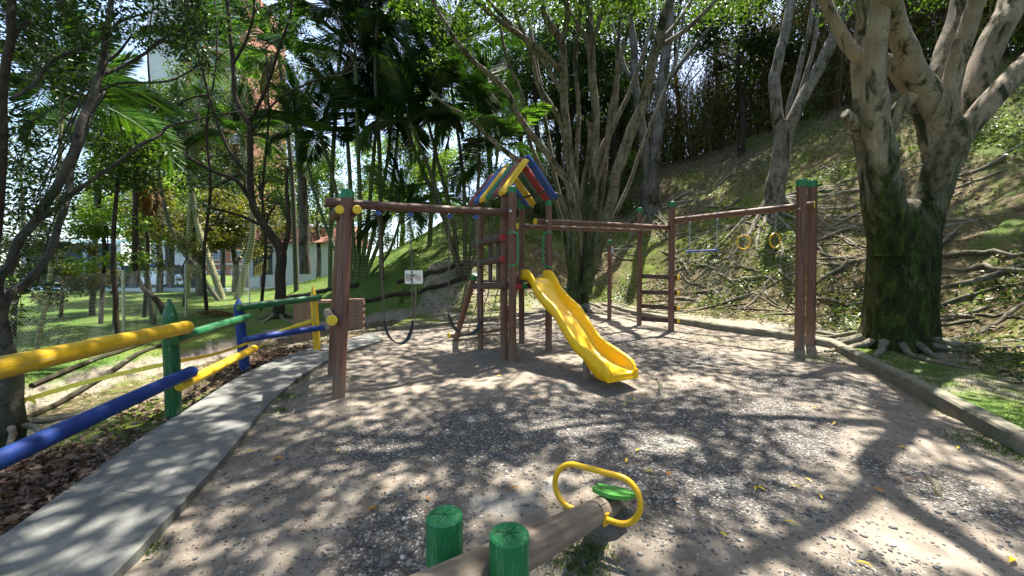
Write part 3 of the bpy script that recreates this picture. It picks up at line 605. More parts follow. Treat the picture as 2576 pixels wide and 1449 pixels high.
fpost(at_ground(-3.52, 3.98), W(426, 753, 3.98), .070, 'green_f', .19); fpost(at_ground(-4.05, 5.82), W(599, 752, 5.82), .068, 'blue', .12); fpost(at_ground(-3.55, 7.0), W(787, 720, 7.0), .062, 'yellow', .2)
fpost(at_ground(-3.06, 1.75), V3((-3.08, 1.75, 1.28)), .07, 'green_f', .19)
for a, b, r, m in (((W(-320, 996, 1.72)), W(472, 822, 4.03), .066, 'yellow'), (W(-330, 1310, 1.74), W(484, 934, 4.08), .062, 'blue'),
                   (W(437, 855, 3.88), W(627, 797, 5.80), .056, 'green_f'), (W(452, 972, 3.92), W(641, 876, 5.80), .055, 'yellow'),
                   (W(598, 774, 5.72), W(806, 748, 6.98), .056, 'green_f'), (W(613, 855, 5.72), W(814, 824, 6.95), .050, 'blue')):
    log('rail', a, b, r, M[m], fe)
tag(fe.children[0], label='green pointed fence post beside the path'); tag(fe.children[1], label='blue pointed fence post'); tag(fe.children[2], label='yellow pointed fence post at the end')
# caution tape
M['tape'] = m_plain('caution_tape_plastic', (.75, .58, .06), .4, .4, .2, 30)
tp = thing('caution_tape', W(432, 915, 4.2), 'yellow caution tape strung behind the rail fence from trunk to post', 'tape')
def tape(pts, wd=.026, sub=8):
    P = spline(pts, sub); mb = MB(); vs = []
    for i, p in enumerate(P):
        a = .35+.5*math.sin(i*.21); u = V3((math.sin(a)*.5, .2, math.cos(a))).normalized(); vs += [p-u*wd, p+u*wd]
    mb.add(vs, [(2*i, 2*i+1, 2*i+3, 2*i+2) for i in range(len(P)-1)]); return mb.build('tape', M['tape'], tp, True)
tape([W(-60, 1032, 4.2), W(40, 1010, 4.25), W(72, 1003, 4.28), W(240, 955, 4.35), W(430, 913, 4.5), W(560, 885, 5.3), W(690, 838, 6.4), W(790, 803, 7.0)])
tape([W(72, 1003, 4.28), W(84, 1008, 4.26), W(90, 1017, 4.25)], .02); tape([W(640, 880, 5.9), W(720, 832, 6.5), W(790, 808, 7.0)], .02)
MK = m_plain('tape_print_black', (.02, .02, .02), .5, .3, .1)
# -------------------------------------------------------- seesaw
pv = V3((-.107, 1.20, .68)); fe_ = V3((.65, 2.47, .16)); ad = (fe_-pv).normalized(); sidev = V3((ad.y, -ad.x, 0)).normalized(); upv = sidev.cross(ad).normalized()
ss = thing('seesaw', (-.107, 1.2, .05), 'weathered log seesaw between two green topped posts in the foreground', 'seesaw')
for px, py, Y_ in ((1118, 1296, 1.26), (1281, 1342, 1.15)):
    t_ = W(px, py, Y_); g = V3((t_.x, t_.y, .03)); o = post(g, t_, .0585, ss, None, m=M['wood_grey'], name='support_post')
    cap('painted_top', t_-V3((0, 0, .155)), (0, 0, 1), .0605, .157, M['green_s'], o, 28)
    cr = MB()
    for k in range(6):
        a = k*1.05+random.uniform(-.3, .3); l_ = random.uniform(.025, .05); cr.box(t_+V3((math.cos(a)*l_/2, math.sin(a)*l_/2, .0022)), (l_, .0016, .001), Matrix.Rotation(a, 3, 'Z'))
    cr.build('crack', m_plain('crack_dark', (.003, .02, .01), .9), o)
    cap('bolt', V3((t_.x, t_.y, t_.z-.145))+sidev*(-.062 if px < 1200 else .06), sidev*(-1 if px < 1200 else 1), .016, .015, M['steel'], o, 12)
log('balance_log', pv-ad*1.55, fe_, .070, M['wood_grey'], ss, n=20, r1=.068)
MB().tube([pv-sidev*.2, pv+sidev*.2], .012, 8).build('pivot_rod', M['steel'], ss, True)
for sg, cpt in ((1, V3(pv).lerp(fe_, .76)), (-1, pv-ad*1.15)):
    pts = []; hw, r_, hh = .235, .105, .245
    base = cpt-upv*.015
    for k in range(17):
        a = -math.pi/2+math.pi*k/16; pts.append((hw-r_+math.cos(a)*r_*1.15, hh/2+math.sin(a)*hh/2))
    pts = [(.062, 0)]+pts+[(-x, y) for x, y in pts[::-1]]+[(-.062, 0)]
    hv_ = (upv*.9+V3((0, 0, .25))-ad*.12).normalized()
    h = MB().tube([base+sidev*x+hv_*y for x, y in pts], .0168, 10).build('handle', M['tubeyellow'], ss, True)
    for sx in (-1, 1): MB().box(base+sidev*sx*.070, (.012, .075, .06), ad.to_track_quat('Y', 'Z').to_matrix()).build('bracket', M['tubeyellow'], h)
    sc_ = cpt+ad*.28+sidev*.02+upv*.072 if sg > 0 else cpt-ad*.23+upv*.079
    prof_ = [(1.2*q[0], 1.15*q[1]) for q in [(-.14, .03), (-.10, .075), (-.03, .105), (.03, .085), (.075, .118), (.13, .09), (.16, .02), (.135, -.06), (.08, -.115), (.03, -.08), (-.03, -.10), (-.09, -.085), (-.135, -.035)]]
    n = len(prof_); vs = [sc_+ad*x*sg+sidev*y+upv*z for z in (0, .022) for x, y in prof_]
    MB().add(vs, [(i, (i+1) % n, n+(i+1) % n, n+i) for i in range(n)]+[tuple(range(n-1, -1, -1)), tuple(range(n, 2*n))]).build('seat', M['seatgreen'], ss, True, 30)
# -------------------------------------------------------- sign
sg_b = hit(1043, 775); sy = 10.6
sb = at_ground(W(1041, 697, sy).x, sy); sn = thing('sign', sb, 'white no pets zone sign on a thin wooden stake behind the swings', 'sign')
c = W(1041, 697, sy); wd, ht = 45/FPX*sy, 34/FPX*sy
log('stake', V3((c.x+.04, c.y+.03, sb.z-.2)), V3((c.x+.04, c.y+.03, c.z+.05)), .018, M['wood_grey'], sn, n=8)
def rrect(w, h, r, n=5):
    out = []
    for cx, cz, a0 in ((w/2-r, h/2-r, 0), (-w/2+r, h/2-r, 90), (-w/2+r, -h/2+r, 180), (w/2-r, -h/2+r, 270)):
        for k in range(n): a = math.radians(a0+90*k/(n-1)); out.append((cx+r*math.cos(a), cz+r*math.sin(a)))
    return out
pr = rrect(wd, ht, .03); n = len(pr); MB().add([(c.x+x, c.y+d, c.z+z) for d in (0, .012) for x, z in pr], [tuple(range(n)), tuple(range(2*n-1, n-1, -1))]+[((i+1) % n, i, n+i, n+(i+1) % n) for i in range(n)]).build('panel', M['white'], sn)
def text(s, size, x, z, m, sx=1.):
    cu = bpy.data.curves.new('lettering', 'FONT'); cu.body = s; cu.size = size; cu.extrude = .0008; cu.offset = size*.03; o = bpy.data.objects.new('lettering', cu); COL.objects.link(o)
    me = bpy.data.meshes.new_from_object(o.evaluated_get(bpy.context.evaluated_depsgraph_get())); bpy.data.objects.remove(o)
    return link('lettering', me, m, sn, Matrix.Translation((c.x+x, c.y-.0025, c.z+z)) @ Matrix.Rotation(math.pi/2, 4, 'X') @ Matrix.Diagonal((sx, 1, 1, 1)))
ink = m_plain('black_ink', (.01, .012, .02), .5, .3, .05); rink = m_plain('red_ink', (.42, .10, .09), .5, .3, .1); gink = m_plain('grey_ink', (.35, .37, .38), .5, .3, .1)
text('ZONA', .125, -wd*.45, -.005, ink, .72); text('PROHIBIDA', .055, -wd*.45, -.06, rink, .68); text('PARA MASCOTAS', .036, -wd*.45, -.098, ink, .68)
MB().tube([V3((c.x+wd*.24+.075*math.cos(a), c.y-.004, c.z-.015+.075*math.sin(a))) for a in np.linspace(0, 2*math.pi, 25)[:-1]], .006, 6, closed=True).build('emblem_ring', rink, sn, True)
MB().tube([V3((c.x+wd*.24-.052, c.y-.006, c.z-.015+.052)), V3((c.x+wd*.24+.052, c.y-.006, c.z-.015-.052))], .005, 6).build('emblem_bar', rink, sn)
ex, ez = c.x+wd*.24, c.z-.015
dog = [(-.035, -.04), (-.035, 0), (-.05, .018), (-.03, .04), (-.01, .02), (.02, .012), (.035, .03), (.05, .02), (.04, -.005), (.04, -.045), (.025, -.045), (.022, -.015), (-.015, -.015), (-.02, -.045)]
MB().add([(ex+x, c.y-.003, ez+z) for x, z in dog], [tuple(range(len(dog)))]).build('emblem_animal', m_plain('brown_ink', (.30, .17, .11), .5), sn)
MB().box((c.x+.03, c.y-.002, c.z+.08), (.09, .002, .03)).build('emblem_mark', gink, sn)
# -------------------------------------------------------- brick bench
M['brick'] = m_plain('clay_brick', (.22, .135, .10), .85, .2, .22, 9, b_str=.4); M['mortar'] = m_plain('mortar', (.24, .18, .14), .95, .1, .15, 14, b_str=.4)
bn = thing('brick_bench', hit(895, 790), 'low reddish brick bench with a slab seat beyond the fence', 'bench')
ba_ = at_ground(W(895, 780, 9.9).x, 9.9); bb_ = at_ground(W(768, 790, 9.6).x, 9.6); dv = (ba_-bb_); dv.z = 0; LB = dv.length; dv.normalize(); RB = Matrix.Rotation(math.atan2(dv.y, dv.x), 3, 'Z')
ztop = W(895, 752, 9.7).z
bmesh_ = MB().box((0, 0, 0), (.19, .5, .072)).mesh('brick')
for ctr in (bb_, ba_):
    z0 = ctr.z-.1; rows_ = int((ztop-.0-z0)/.084)
    MB().box(V3((ctr.x, ctr.y, (z0+ztop)/2)), (.36, .46, ztop-z0-.02), RB).build('mortar_core', M['mortar'], bn)
    for k in range(rows_):
        for s in (-1, 1):
            off = (.09 if k % 2 == 0 else .11)*s
            link('brick', bmesh_, M['brick'], bn, Matrix.Translation(V3((ctr.x, ctr.y, z0+.042+k*.084))+dv*off) @ RB.to_4x4())
zs = ztop-.06
MB().box(V3(((ba_.x+bb_.x)/2, (ba_.y+bb_.y)/2, zs)), (LB-.36, .42, .07), RB).build('seat_slab', m_plain('pink_concrete', (.28, .175, .13), .85, .2, .15, 6), bn)
# ================================================================ vegetation
M['leaf_dark'] = m_leaf('dark_leaf', [(.008, .020, .005), (.018, .042, .009), (.034, .068, .013), (.022, .042, .008)], .33)
M['leaf_mid'] = m_leaf('mid_leaf', [(.018, .042, .008), (.038, .078, .014), (.068, .115, .02), (.046, .08, .014)], .4)
M['leaf_light'] = m_leaf('light_leaf', [(.06, .12, .018), (.11, .19, .03), (.17, .24, .04), (.10, .15, .025)], .5)
M['leaf_olive'] = m_leaf('olive_leaf', [(.03, .042, .009), (.06, .072, .013), (.095, .10, .02), (.12, .085, .02)], .35)
M['frond'] = m_leaf('palm_frond', [(.012, .036, .009), (.025, .064, .015), (.042, .092, .02)], .42, .35, .5)
M['frond_l'] = m_leaf('pale_palm_frond', [(.05, .12, .02), (.08, .17, .03), (.13, .22, .04)], .5, .35, .5)
M['frond_dry'] = m_leaf('dry_palm_frond', [(.10, .045, .018), (.17, .08, .03), (.22, .12, .05)], .2, .7, .2)
M['bark_pale'] = m_bark('pale_bark', (.12, .104, .082), (.26, .228, .185), (.025, .022, .015), .9, moss_z=(1.2, 6.), streak=.95)
M['bark_big'] = m_bark('mossy_pale_bark', (.18, .138, .10), (.35, .29, .225), (.03, .027, .016), 1.0, (.040, .058, .009), moss_z=(2.3, 5.2), ss=17., sth=.58, streak=.95)
M['bark_dgrey'] = m_bark('dark_grey_bark', (.035, .031, .026), (.09, .08, .066), (.015, .013, .01), .5, moss_z=(-1, 1.5)); M['bark_dark'] = m_bark('dark_bark', (.025, .018, .014), (.06, .043, .031), (.018, .013, .01), .25, moss_z=(0, 2.))
M['bark_grey'] = m_bark('grey_bark', (.085, .075, .06), (.19, .17, .14), (.03, .027, .02), .35, moss_z=(-1, 1.5), streak=.85)
M['root'] = m_bark('root_bark', (.15, .125, .095), (.33, .285, .225), (.04, .035, .024), .35, moss_z=(-2, 14))
def m_palm(name, a, b):
    m, nt, bs = mat(name, .7, .3); v = coords(nt); z = sepz(nt, v)
    w = math_(nt, 'FRACT', math_(nt, 'MULTIPLY', z, 7.5)); rg = ramp(nt, w, [(0, tuple(x*2.1 for x in b)), (.12, tuple(x*1.8 for x in b)), (.18, a), (.9, b)]); n = noise(nt, v, 12, 5, .6)
    nt.links.new(mixc(nt, math_(nt, 'MULTIPLY', n, .5), rg, tuple(x*.45 for x in a)), bs.inputs['Base Color']); return m
M['palm'] = m_palm('ringed_palm_stem', (.14, .15, .07), (.24, .23, .12)); M['palm_g'] = m_palm('green_ringed_palm_stem', (.055, .085, .03), (.11, .14, .05)); M['palm_d'] = m_palm('dark_ringed_palm_stem', (.04, .04, .02), (.09, .085, .05))
def unit(a): return a/np.maximum(np.linalg.norm(a, axis=-1, keepdims=True), 1e-9)
def leaf_mesh(P, A, Nn, L, Wd, fold=.25):
    """one folded rhombic leaf per row: base P, axis A, normal Nn"""
    A = unit(A); B = unit(np.cross(Nn, A)); Nn = np.cross(A, B); L = L[:, None]; Wd = Wd[:, None]
    mid = P+A*L*.45
    V = np.stack([P, mid+B*Wd*.5+Nn*Wd*fold, P+A*L-Nn*L*.12, mid-B*Wd*.5+Nn*Wd*fold], 1).reshape(-1, 3)
    i = np.arange(len(P))*4; F = np.stack([np.stack([i, i+2, i+1], 1), np.stack([i, i+3, i+2], 1)], 1).reshape(-1, 3); return V, F
def rand_leaves(P, L, Wd, droop=.25, up=.7, lv=.35):
    n = len(P); A = rng.normal(size=(n, 3)); A[:, 2] = A[:, 2]*.5-droop; Nn = rng.normal(size=(n, 3))*.6; Nn[:, 2] += up
    l = L*(1+lv*rng.uniform(-1, 1, n)); return leaf_mesh(P, A, Nn, l, l*Wd/L)
def ball(c, r, n, sq=(1, 1, .75)):
    d = unit(rng.normal(size=(n, 3))); return np.array(c)+d*(rng.uniform(0, 1, (n, 1))**.45)*r*np.array(sq)
def to_px(P):
    c, s = math.cos(PITCH), math.sin(PITCH); d = P-np.array(CAM); f = d[:, 1]*c+d[:, 2]*s; u = -d[:, 1]*s+d[:, 2]*c
    f = np.where(f < .05, .05, f); return 1288+FPX*d[:, 0]/f, 724.5-FPX*u/f
def sun_hit(P):
    s = np.array(SUN); t = (P[:, 2]-.045*P[:, 1])/s[2]
    for _ in range(4): Q = P-s*t[:, None]; t = (P[:, 2]-hgt(Q[:, 0], Q[:, 1]))/s[2]
    Q = P-s*t[:, None]; return Q
SUNPATCH = [(1230, 962, 110, 16), (1050, 975, 60, 9), (1420, 905, 90, 12), (1580, 968, 70, 14), (1400, 1075, 120, 24), (1960, 1035, 110, 34), (2060, 1120, 120, 34), (1660, 1120, 110, 40), (2400, 1260, 150, 60), (2270, 1335, 115, 75), (2470, 1400, 110, 60), (2050, 1370, 90, 40), (1760, 1230, 80, 26), (1300, 1190, 90, 18),
            (1600, 1385, 100, 45), (1890, 1290, 60, 34), (700, 935, 45, 9), (560, 1085, 60, 10), (470, 1165, 70, 11), (330, 1000, 260, 60), (520, 900, 120, 30), (2400, 1030, 90, 30), (1930, 745, 130, 75), (2035, 420, 60, 90), 
            (2520, 210, 120, 130), (2550, 560, 60, 80), (1750, 790, 40, 12), (1650, 800, 60, 10), (1020, 620, 300, 80), (1330, 950, 60, 14), (1050, 780, 120, 18), (720, 700, 200, 50), (2500, 900, 70, 18), (1000, 1210, 60, 18), (1140, 880, 60, 9), (930, 900, 40, 8), (2120, 990, 50, 16), (1750, 960, 60, 12), (2250, 700, 60, 40), (380, 1230, 60, 14), (300, 1330, 60, 16), (1480, 1240, 50, 20), (1230, 1250, 70, 16), (760, 1200, 50, 12), (1780, 620, 50, 30), (2100, 640, 90, 40), (2200, 480, 50, 60), (1800, 480, 60, 30), (1960, 610, 60, 30), (2480, 620, 90, 60), (2450, 760, 60, 40), (1880, 560, 50, 22), (1700, 440, 60, 16), (2020, 340, 60, 24), (2440, 480, 80, 40), (1560, 700, 30, 20), (1840, 420, 50, 20)]
def carve(P, keep=.06):  # drops canopy leaves whose shadows would land on the wanted sun patches
    Q = sun_hit(P); x, y = to_px(Q); y = y+fbm(Q[:, 0]*2.2, Q[:, 1]*2.2, 71)*14; x = x+fbm(Q[:, 0]*2.2, Q[:, 1]*2.2, 75)*30; k = np.zeros(len(P), bool)
    for cx, cy, rx, ry in SUNPATCH: k |= ((x-cx)/rx)**2+((y-cy)/ry)**2 < 1
    return ~k | (rng.uniform(size=len(P)) < keep)
TREES = []
class Tree:
    def __init__(s, name, base, label, cat, bark, leaf, group=None):
        s.root = thing(name, base, label, cat, group); s.bark = bark; s.leaf = leaf; s.tips = []; s.LV = []; s.LF = []; s.n = 0; s.tw = MB(); TREES.append(s)
    def stem(s, pts, radii, name='stem', n=10, sub=5, rough=.022, wob=.012, tip=True, mat_=None):
        P = spline(pts, sub); R = lerps(radii, sub); Q = []
        ph = random.uniform(0, 9)
        for i, p in enumerate(P):
            k = wob*min(1, i/3)*min(1, (len(P)-1-i)/3)*(.4+R[i]*4); Q.append(p+V3((math.sin(i*1.1+ph), math.cos(i*.8+ph*2), math.sin(i*.7))) * k)
        o = MB().tube(Q, R, n, True, rough).build(name, mat_ or s.bark, s.root, True, 80)
        if tip: s.tips.append((Q[-1], (Q[-1]-Q[-2]).normalized(), R[-1]))
        return o
    def pstem(s, pp, Y0, Y1=None, name='stem', **k):     # (px, py, width px) points
        n = len(pp); Y1 = Y0 if Y1 is None else Y1; ys = [Y0+(Y1-Y0)*i/(n-1) for i in range(n)]
        return s.stem([W(x, y, Y) for (x, y, w), Y in zip(pp, ys)], [w/2/FPX*Y for (x, y, w), Y in zip(pp, ys)], name, **k)
    def add_leaves(s, V, F): s.LV.append(V); s.LF.append(F+s.n); s.n += len(V)
    def cluster(s, c, r, n, L, Wd, sq=(1, 1, .7), twig=True, cut=False, **k):
        c = V3(c)
        if twig and s.tips:
            t = min(s.tips, key=lambda q: (q[0]-c).length+.6*max(0, q[0].z-c.z)); d = (c-t[0]); L_ = d.length
            if L_ > .05:
                m1 = t[0]+t[1]*L_*.35+V3((random.uniform(-.1, .1), random.uniform(-.1, .1), .05))*L_; P = spline([t[0], m1.lerp(t[0]+d*.5, .45), t[0]+d*.8+V3((0, 0, .05*L_)), c], 3)
                r0 = min(t[2]*.9, .012+.009*L_); s.tw.tube(P, lerps([r0, r0*.7, r0*.45, .005], 3), 5, False)
                for _ in range(5):
                    q = c+V3(ball((0, 0, 0), r*.9, 1, sq)[0]); s.tw.tube([c.lerp(t[0], .12), c.lerp(q, .5)+V3((0, 0, .03)), q], [.006, .004, .002], 3, False)
        P = ball(c, r, n, sq)
        if cut: P = P[carve(P)]
        if len(P): s.add_leaves(*rand_leaves(P, L, Wd, **k))
    def finish(s):
        if s.tw.v: s.tw.build('branches', s.bark, s.root, True, 80)['kind'] = 'stuff'
        if s.LV:
            o = link('foliage', fast_mesh('foliage', np.concatenate(s.LV), np.concatenate(s.LF)), s.leaf, s.root); o['kind'] = 'stuff'
def roots(tree, base, n, ang0, ang1, lmin, lmax, r0, r_start=.25, sub=True):
    base = V3(base)
    for i in range(n):
        a = ang0+(ang1-ang0)*(i+random.uniform(-.3, .3))/max(1, n-1); p = base+V3((math.cos(a), math.sin(a), 0))*r_start; L = random.uniform(lmin, lmax); st = .16; k = int(L/st); xs = []
        for j in range(k):
            xs.append(p.copy()); a += random.gauss(0, .17); p = p+V3((math.cos(a), math.sin(a), 0))*st
        X_ = np.array([q.x for q in xs]); Y_ = np.array([q.y for q in xs]); Z_ = hgt(X_, Y_); r = r0*random.uniform(.6, 1.25)
        R = [r*1.25*(1-.8*j/k)+.01 for j in range(k)]; und = random.uniform(0, 6)
        P = [V3((x, y, z+R[j]*(.0+.55*math.sin(j*.5+und))+(.16*max(0, 1-j/3) if True else 0))) for j, (x, y, z) in enumerate(zip(X_, Y_, Z_))]
        MB().tube(P, R, 6, True, .12).build('root', M['root'], tree.root, True, 80)
def contour_roots(tree, px0, px1, py0, py1, n, r0):
    for _ in range(n):
        p = hit(random.uniform(px0, px1), random.uniform(py0, py1), 7, 30)
        if p.y > 24: continue
        sgn = random.choice((-1, 1)); L = random.uniform(.8, 3.2); k = int(L/.15); xs = []; ys = []; x, y = p.x, p.y; off = random.gauss(-.25, .35)
        for j in range(k):
            xs.append(x); ys.append(y); e = .15; gx_, gy_ = (hgt(np.array([x+e, x]), np.array([y, y+e]))-H1(x, y))/e; a = math.atan2(gy_, gx_)+sgn*math.pi/2+sgn*off; off += random.gauss(0, .12); x += math.cos(a)*.15; y += math.sin(a)*.15
        Z_ = hgt(np.array(xs), np.array(ys)); r = r0*random.uniform(.5, 1.4); ph_ = random.uniform(0, 6)
        R = [r*(.35+.65*math.sin(math.pi*(j+.6)/(k+.2)))*(1-.4*j/k) for j in range(k)]
        MB().tube([V3((x, y, z+R[j]*(.35+.6*math.sin(j*.45+ph_)))) for j, (x, y, z) in enumerate(zip(xs, ys, Z_))], R, 6, True, .1).build('root', M['root'], tree.root, True, 80)
# ---- big tree on the right
bt_b = at_ground(7.35, 7.45)
T = Tree('tree', bt_b, 'massive mossy multi-stemmed tree at the right beside the kerb', 'tree', M['bark_big'], M['leaf_mid']); BIG = T
def trunkmesh(levels, mt, root, n=54, name='trunk', lob=None):
    """levels: (z, cx, cy, rx, ry, lobe amplitude)"""
    vs = []; sub = 6; rows = catmul([list(l) for l in levels], sub)
    for zi, (z, cx, cy, rx, ry, am) in enumerate(rows):
        for k in range(n):
            a = 2*math.pi*k/n; m_ = 1+am*(math.cos(3*a+.6+z*.4)*.5+math.cos(5*a+2.+z*.25)*.4+math.cos(9*a+z*.5)*.35)+random.uniform(-.012, .012)
            vs.append((cx+rx*m_*math.cos(a), cy+ry*m_*math.sin(a), z))
    r = len(rows); fs = [(i*n+k, i*n+(k+1) % n, (i+1)*n+(k+1) % n, (i+1)*n+k) for i in range(r-1) for k in range(n)]+[tuple((r-1)*n+k for k in range(n))]
    return MB().add(vs, fs).build(name, mt, root, True, 80)
bz = bt_b.z; bx, by = 7.50, 7.45
def zpx(py, Y): return W(1288, py, Y).z
trunkmesh([(bz-.35, bx, by, .85, .75, .22), (bz-.02, bx, by, .68, .62, .20), (bz+.3, bx, by, .55, .5, .15), (bz+.9, bx+.0, by, .52, .48, .12), (zpx(640, 7.4), bx+.02, by, .54, .46, .10), (zpx(570, 7.4), bx+.0, by, .56, .42, .10), (zpx(525, 7.4), bx+.02, by, .46, .32, .06), (zpx(505, 7.4), bx+.03, by, .26, .2, .0)], M['bark_big'], T.root)
T.pstem([(2236, 640, 66), (2233, 560, 80), (2228, 500, 72), (2219, 423, 66), (2206, 330, 62), (2199, 212, 47), (2205, 106, 44), (2216, 0, 42), (2235, -150, 38), (2210, -330, 30)], 7.25, 6.6, n=16)
T.pstem([(2205, 620, 36), (2188, 500, 36), (2174, 400, 32), (2163, 317, 29), (2159, 176, 27), (2168, 0, 24), (2150, -200, 20)], 7.65, 8.3, n=12)
T.pstem([(2305, 720, 60), (2316, 600, 68), (2340, 500, 72), (2374, 410, 68), (2408, 325, 62), (2446, 230, 57), (2496, 106, 53), (2548, 0, 51), (2580, -140, 44), (2600, -300, 34)], 7.35, 7.4, n=16)
T.pstem([(2200, 400, 30), (2175, 346, 30), (2148, 312, 25), (2126, 284, 22)], 7.3, 7.0, 'cut_stub', n=12, tip=False)
o = T.pstem([(2212, 355, 40), (2230, 325, 36), (2258, 280, 34), (2293, 240, 30)], 7.15, 6.75, 'cut_stub', n=12, tip=False)
cap('cut_end', W(2293, 240, 6.75), W(2293, 240, 6.75)-W(2258, 280, 6.87), .10, .012, m_plain('cut_wood', (.42, .36, .2), .8), o, 12)
T.pstem([(2365, 400, 60), (2339, 317, 50), (2308, 247, 46), (2258, 176, 38), (2215, 150, 34), (2156, 138, 30), (2107, 71, 26), (2075, 0, 24), (2030, -120, 20)], 7.45, 7.9, n=12)
T.stem([W(2385, 380, 7.4), W(2360, 282, 7.3), W(2311, 198, 7.2), W(2276, 123, 7.05), W(2248, 42, 6.8), W(2236, -30, 6.5), V3((5.3, 5.75, 6.9)), V3((4.3, 5.0, 7.15)), V3((4.22, 4.1, 7.4)), V3((4.0, 2.6, 7.7))], [.22, .21, .19, .17, .15, .13, .12, .10, .08, .05], n=12)
T.stem([V3((4.32, 5.02, 7.13)), V3((3.64, 4.57, 7.25)), V3((2.6, 4.2, 7.7)), V3((1.6, 4.0, 8.2))], [.08, .065, .05, .035], n=8)
T.stem([V3((5.3, 5.75, 6.9)), V3((4.4, 6.2, 7.6)), V3((3.2, 6.4, 8.3)), V3((2.0, 6.2, 9.0))], [.09, .07, .055, .04], n=8)
T.pstem([(2385, 420, 50), (2367, 300, 40), (2360, 194, 37), (2382, 106, 35), (2415, 0, 32), (2435, -150, 28)], 7.8, 8.3, n=12)
T.pstem([(2392, 400, 50), (2386, 300, 42), (2394, 212, 38), (2422, 106, 36), (2460, 0, 34), (2505, -160, 28)], 7.3, 7.0, n=12)
T.pstem([(2352, 480, 40), (2378, 410, 52), (2408, 350, 54), (2452, 298, 50), (2518, 226, 47), (2585, 156, 45), (2680, 60, 44), (2800, -60, 34)], 7.25, 6.6, n=14)
roots(T, bt_b, 8, -2.9, .3, .7, 1.7, .055, .5); roots(T, bt_b, 5, .2, 1.6, 2., 5., .045, .5); roots(T, bt_b, 4, 1.8, 3.0, 1.2, 2.6, .05, .5)
# ---- pale forked tree on the slope
b0 = hit(1948, 515, 8); Y3 = b0.y
T = Tree('tree', b0, 'pale slender tree forking low on the hillside behind the rings', 'tree', M['bark_pale'], M['leaf_mid']); FORK = T
T.pstem([(1938, 545, 62), (1946, 500, 46), (1958, 430, 40), (1968, 370, 40), (1972, 310, 40)], Y3, name='trunk', n=14, tip=False)
T.pstem([(1964, 345, 26), (1955, 285, 26), (1948, 212, 25), (1960, 140, 23), (1974, 88, 22), (1990, 0, 20), (2000, -140, 17)], Y3, Y3+.3)
T.pstem([(1980, 345, 28), (2001, 282, 28), (2057, 176, 27), (2099, 92, 26), (2142, 0, 24), (2200, -130, 20)], Y3-.05, Y3-.6)
T.pstem([(1982, 310, 14), (1987, 265, 13), (2015, 159, 12), (2036, 71, 11), (2047, 0, 10), (2050, -80, 8)], Y3+.2, Y3+.5)
T.pstem([(1990, 300, 10), (2030, 180, 10), (2052, 90, 9), (2056, 0, 8), (2060, -60, 7)], Y3+.3, Y3+.6)
roots(T, b0, 14, 2.6, 6.2, 2.0, 5.5, .055, .2)
contour_roots(T, 1780, 2150, 420, 800, 42, .05); contour_roots(BIG, 2050, 2570, 430, 850, 34, .055)
# ---- fan of stems behind the slide
b0 = V3((2.3, 13.6, H1(2.3, 13.6))); Yc = 13.6
T = Tree('tree', b0, 'fan of many pale mottled stems rising behind the slide', 'tree', M['bark_pale'], M['leaf_mid']); FAN = T
trunkmesh([(b0.z-.3, 2.28, Yc, .50, .42, .25), (b0.z+.1, 2.3, Yc, .38, .34, .25), (zpx(715, Yc), 2.31, Yc, .32, .28, .25), (zpx(680, Yc), 2.33, Yc, .30, .24, .25), (zpx(655, Yc), 2.35, Yc, .18, .14, .1)], M['bark_pale'], T.root)
T.pstem([(1446, 720, 22), (1448, 600, 19), (1432, 476, 18), (1403, 423, 18), (1354, 360, 17), (1305, 293, 16), (1276, 233, 15), (1234, 190, 14), (1178, 141, 12), (1132, 78, 11), (1093, 11, 9), (1060, -70, 8), (1000, -160, 6)], Yc-.2, Yc-2.5)
T.pstem([(1438, 700, 22), (1436, 600, 18), (1418, 511, 17), (1379, 480, 17), (1298, 402, 15), (1255, 367, 12), (1178, 296, 10), (1120, 262, 7), (1080, 225, 4)], Yc, Yc-1.4, tip=False)
T.pstem([(1441, 440, 16), (1418, 335, 15), (1403, 293, 14), (1354, 212, 13), (1336, 130, 12), (1300, 40, 10), (1290, -60, 8)], Yc-.1, Yc-.8)
T.pstem([(1452, 730, 28), (1450, 640, 24), (1442, 511, 23), (1432, 388, 22), (1421, 282, 21), (1418, 176, 21), (1410, 102, 20), (1379, 56, 18), (1361, 0, 16), (1345, -90, 13), (1330, -200, 10)], Yc-.1, Yc-.9)
T.pstem([(1418, 176, 15), (1403, 169, 14), (1347, 116, 13), (1262, 56, 12), (1192, 0, 10), (1130, -60, 8)], Yc-.5, Yc-1.8)
T.pstem([(1412, 230, 13), (1370, 160, 12), (1312, 92, 11), (1227, 0, 9), (1180, -60, 7)], Yc-.6, Yc-1.6)
T.pstem([(1412, 110, 14), (1425, 60, 13), (1428, 0, 12), (1440, -120, 9)], Yc-.9, Yc-1.6)
T.pstem([(1466, 735, 28), (1482, 640, 23), (1492, 511, 22), (1493, 423, 21), (1499, 317, 20), (1492, 212, 20), (1485, 113, 20), (1481, 0, 19), (1480, -120, 15), (1500, -240, 11)], Yc-.1, Yc-.5)
T.pstem([(1485, 113, 12), (1465, 80, 10), (1440, 40, 8), (1420, 0, 7), (1400, -50, 6)], Yc-.4, Yc-.7); T.pstem([(1487, 120, 12), (1505, 60, 10), (1520, 0, 9), (1530, -80, 7)], Yc-.4, Yc-.3)
T.pstem([(1472, 740, 32), (1502, 620, 28), (1537, 511, 27), (1555, 423, 28), (1590, 328, 28), (1622, 247, 27), (1636, 176, 26), (1664, 70, 24), (1686, 0, 22), (1720, -120, 18), (1740, -240, 13)], Yc-.3, Yc-1.6)
T.pstem([(1660, 118, 13), (1721, 78, 12), (1802, 0, 10), (1860, -70, 8)], Yc-1.3, Yc-1.9); T.pstem([(1662, 100, 10), (1700, 60, 9), (1740, 0, 8)], Yc-1.3, Yc-1.0)
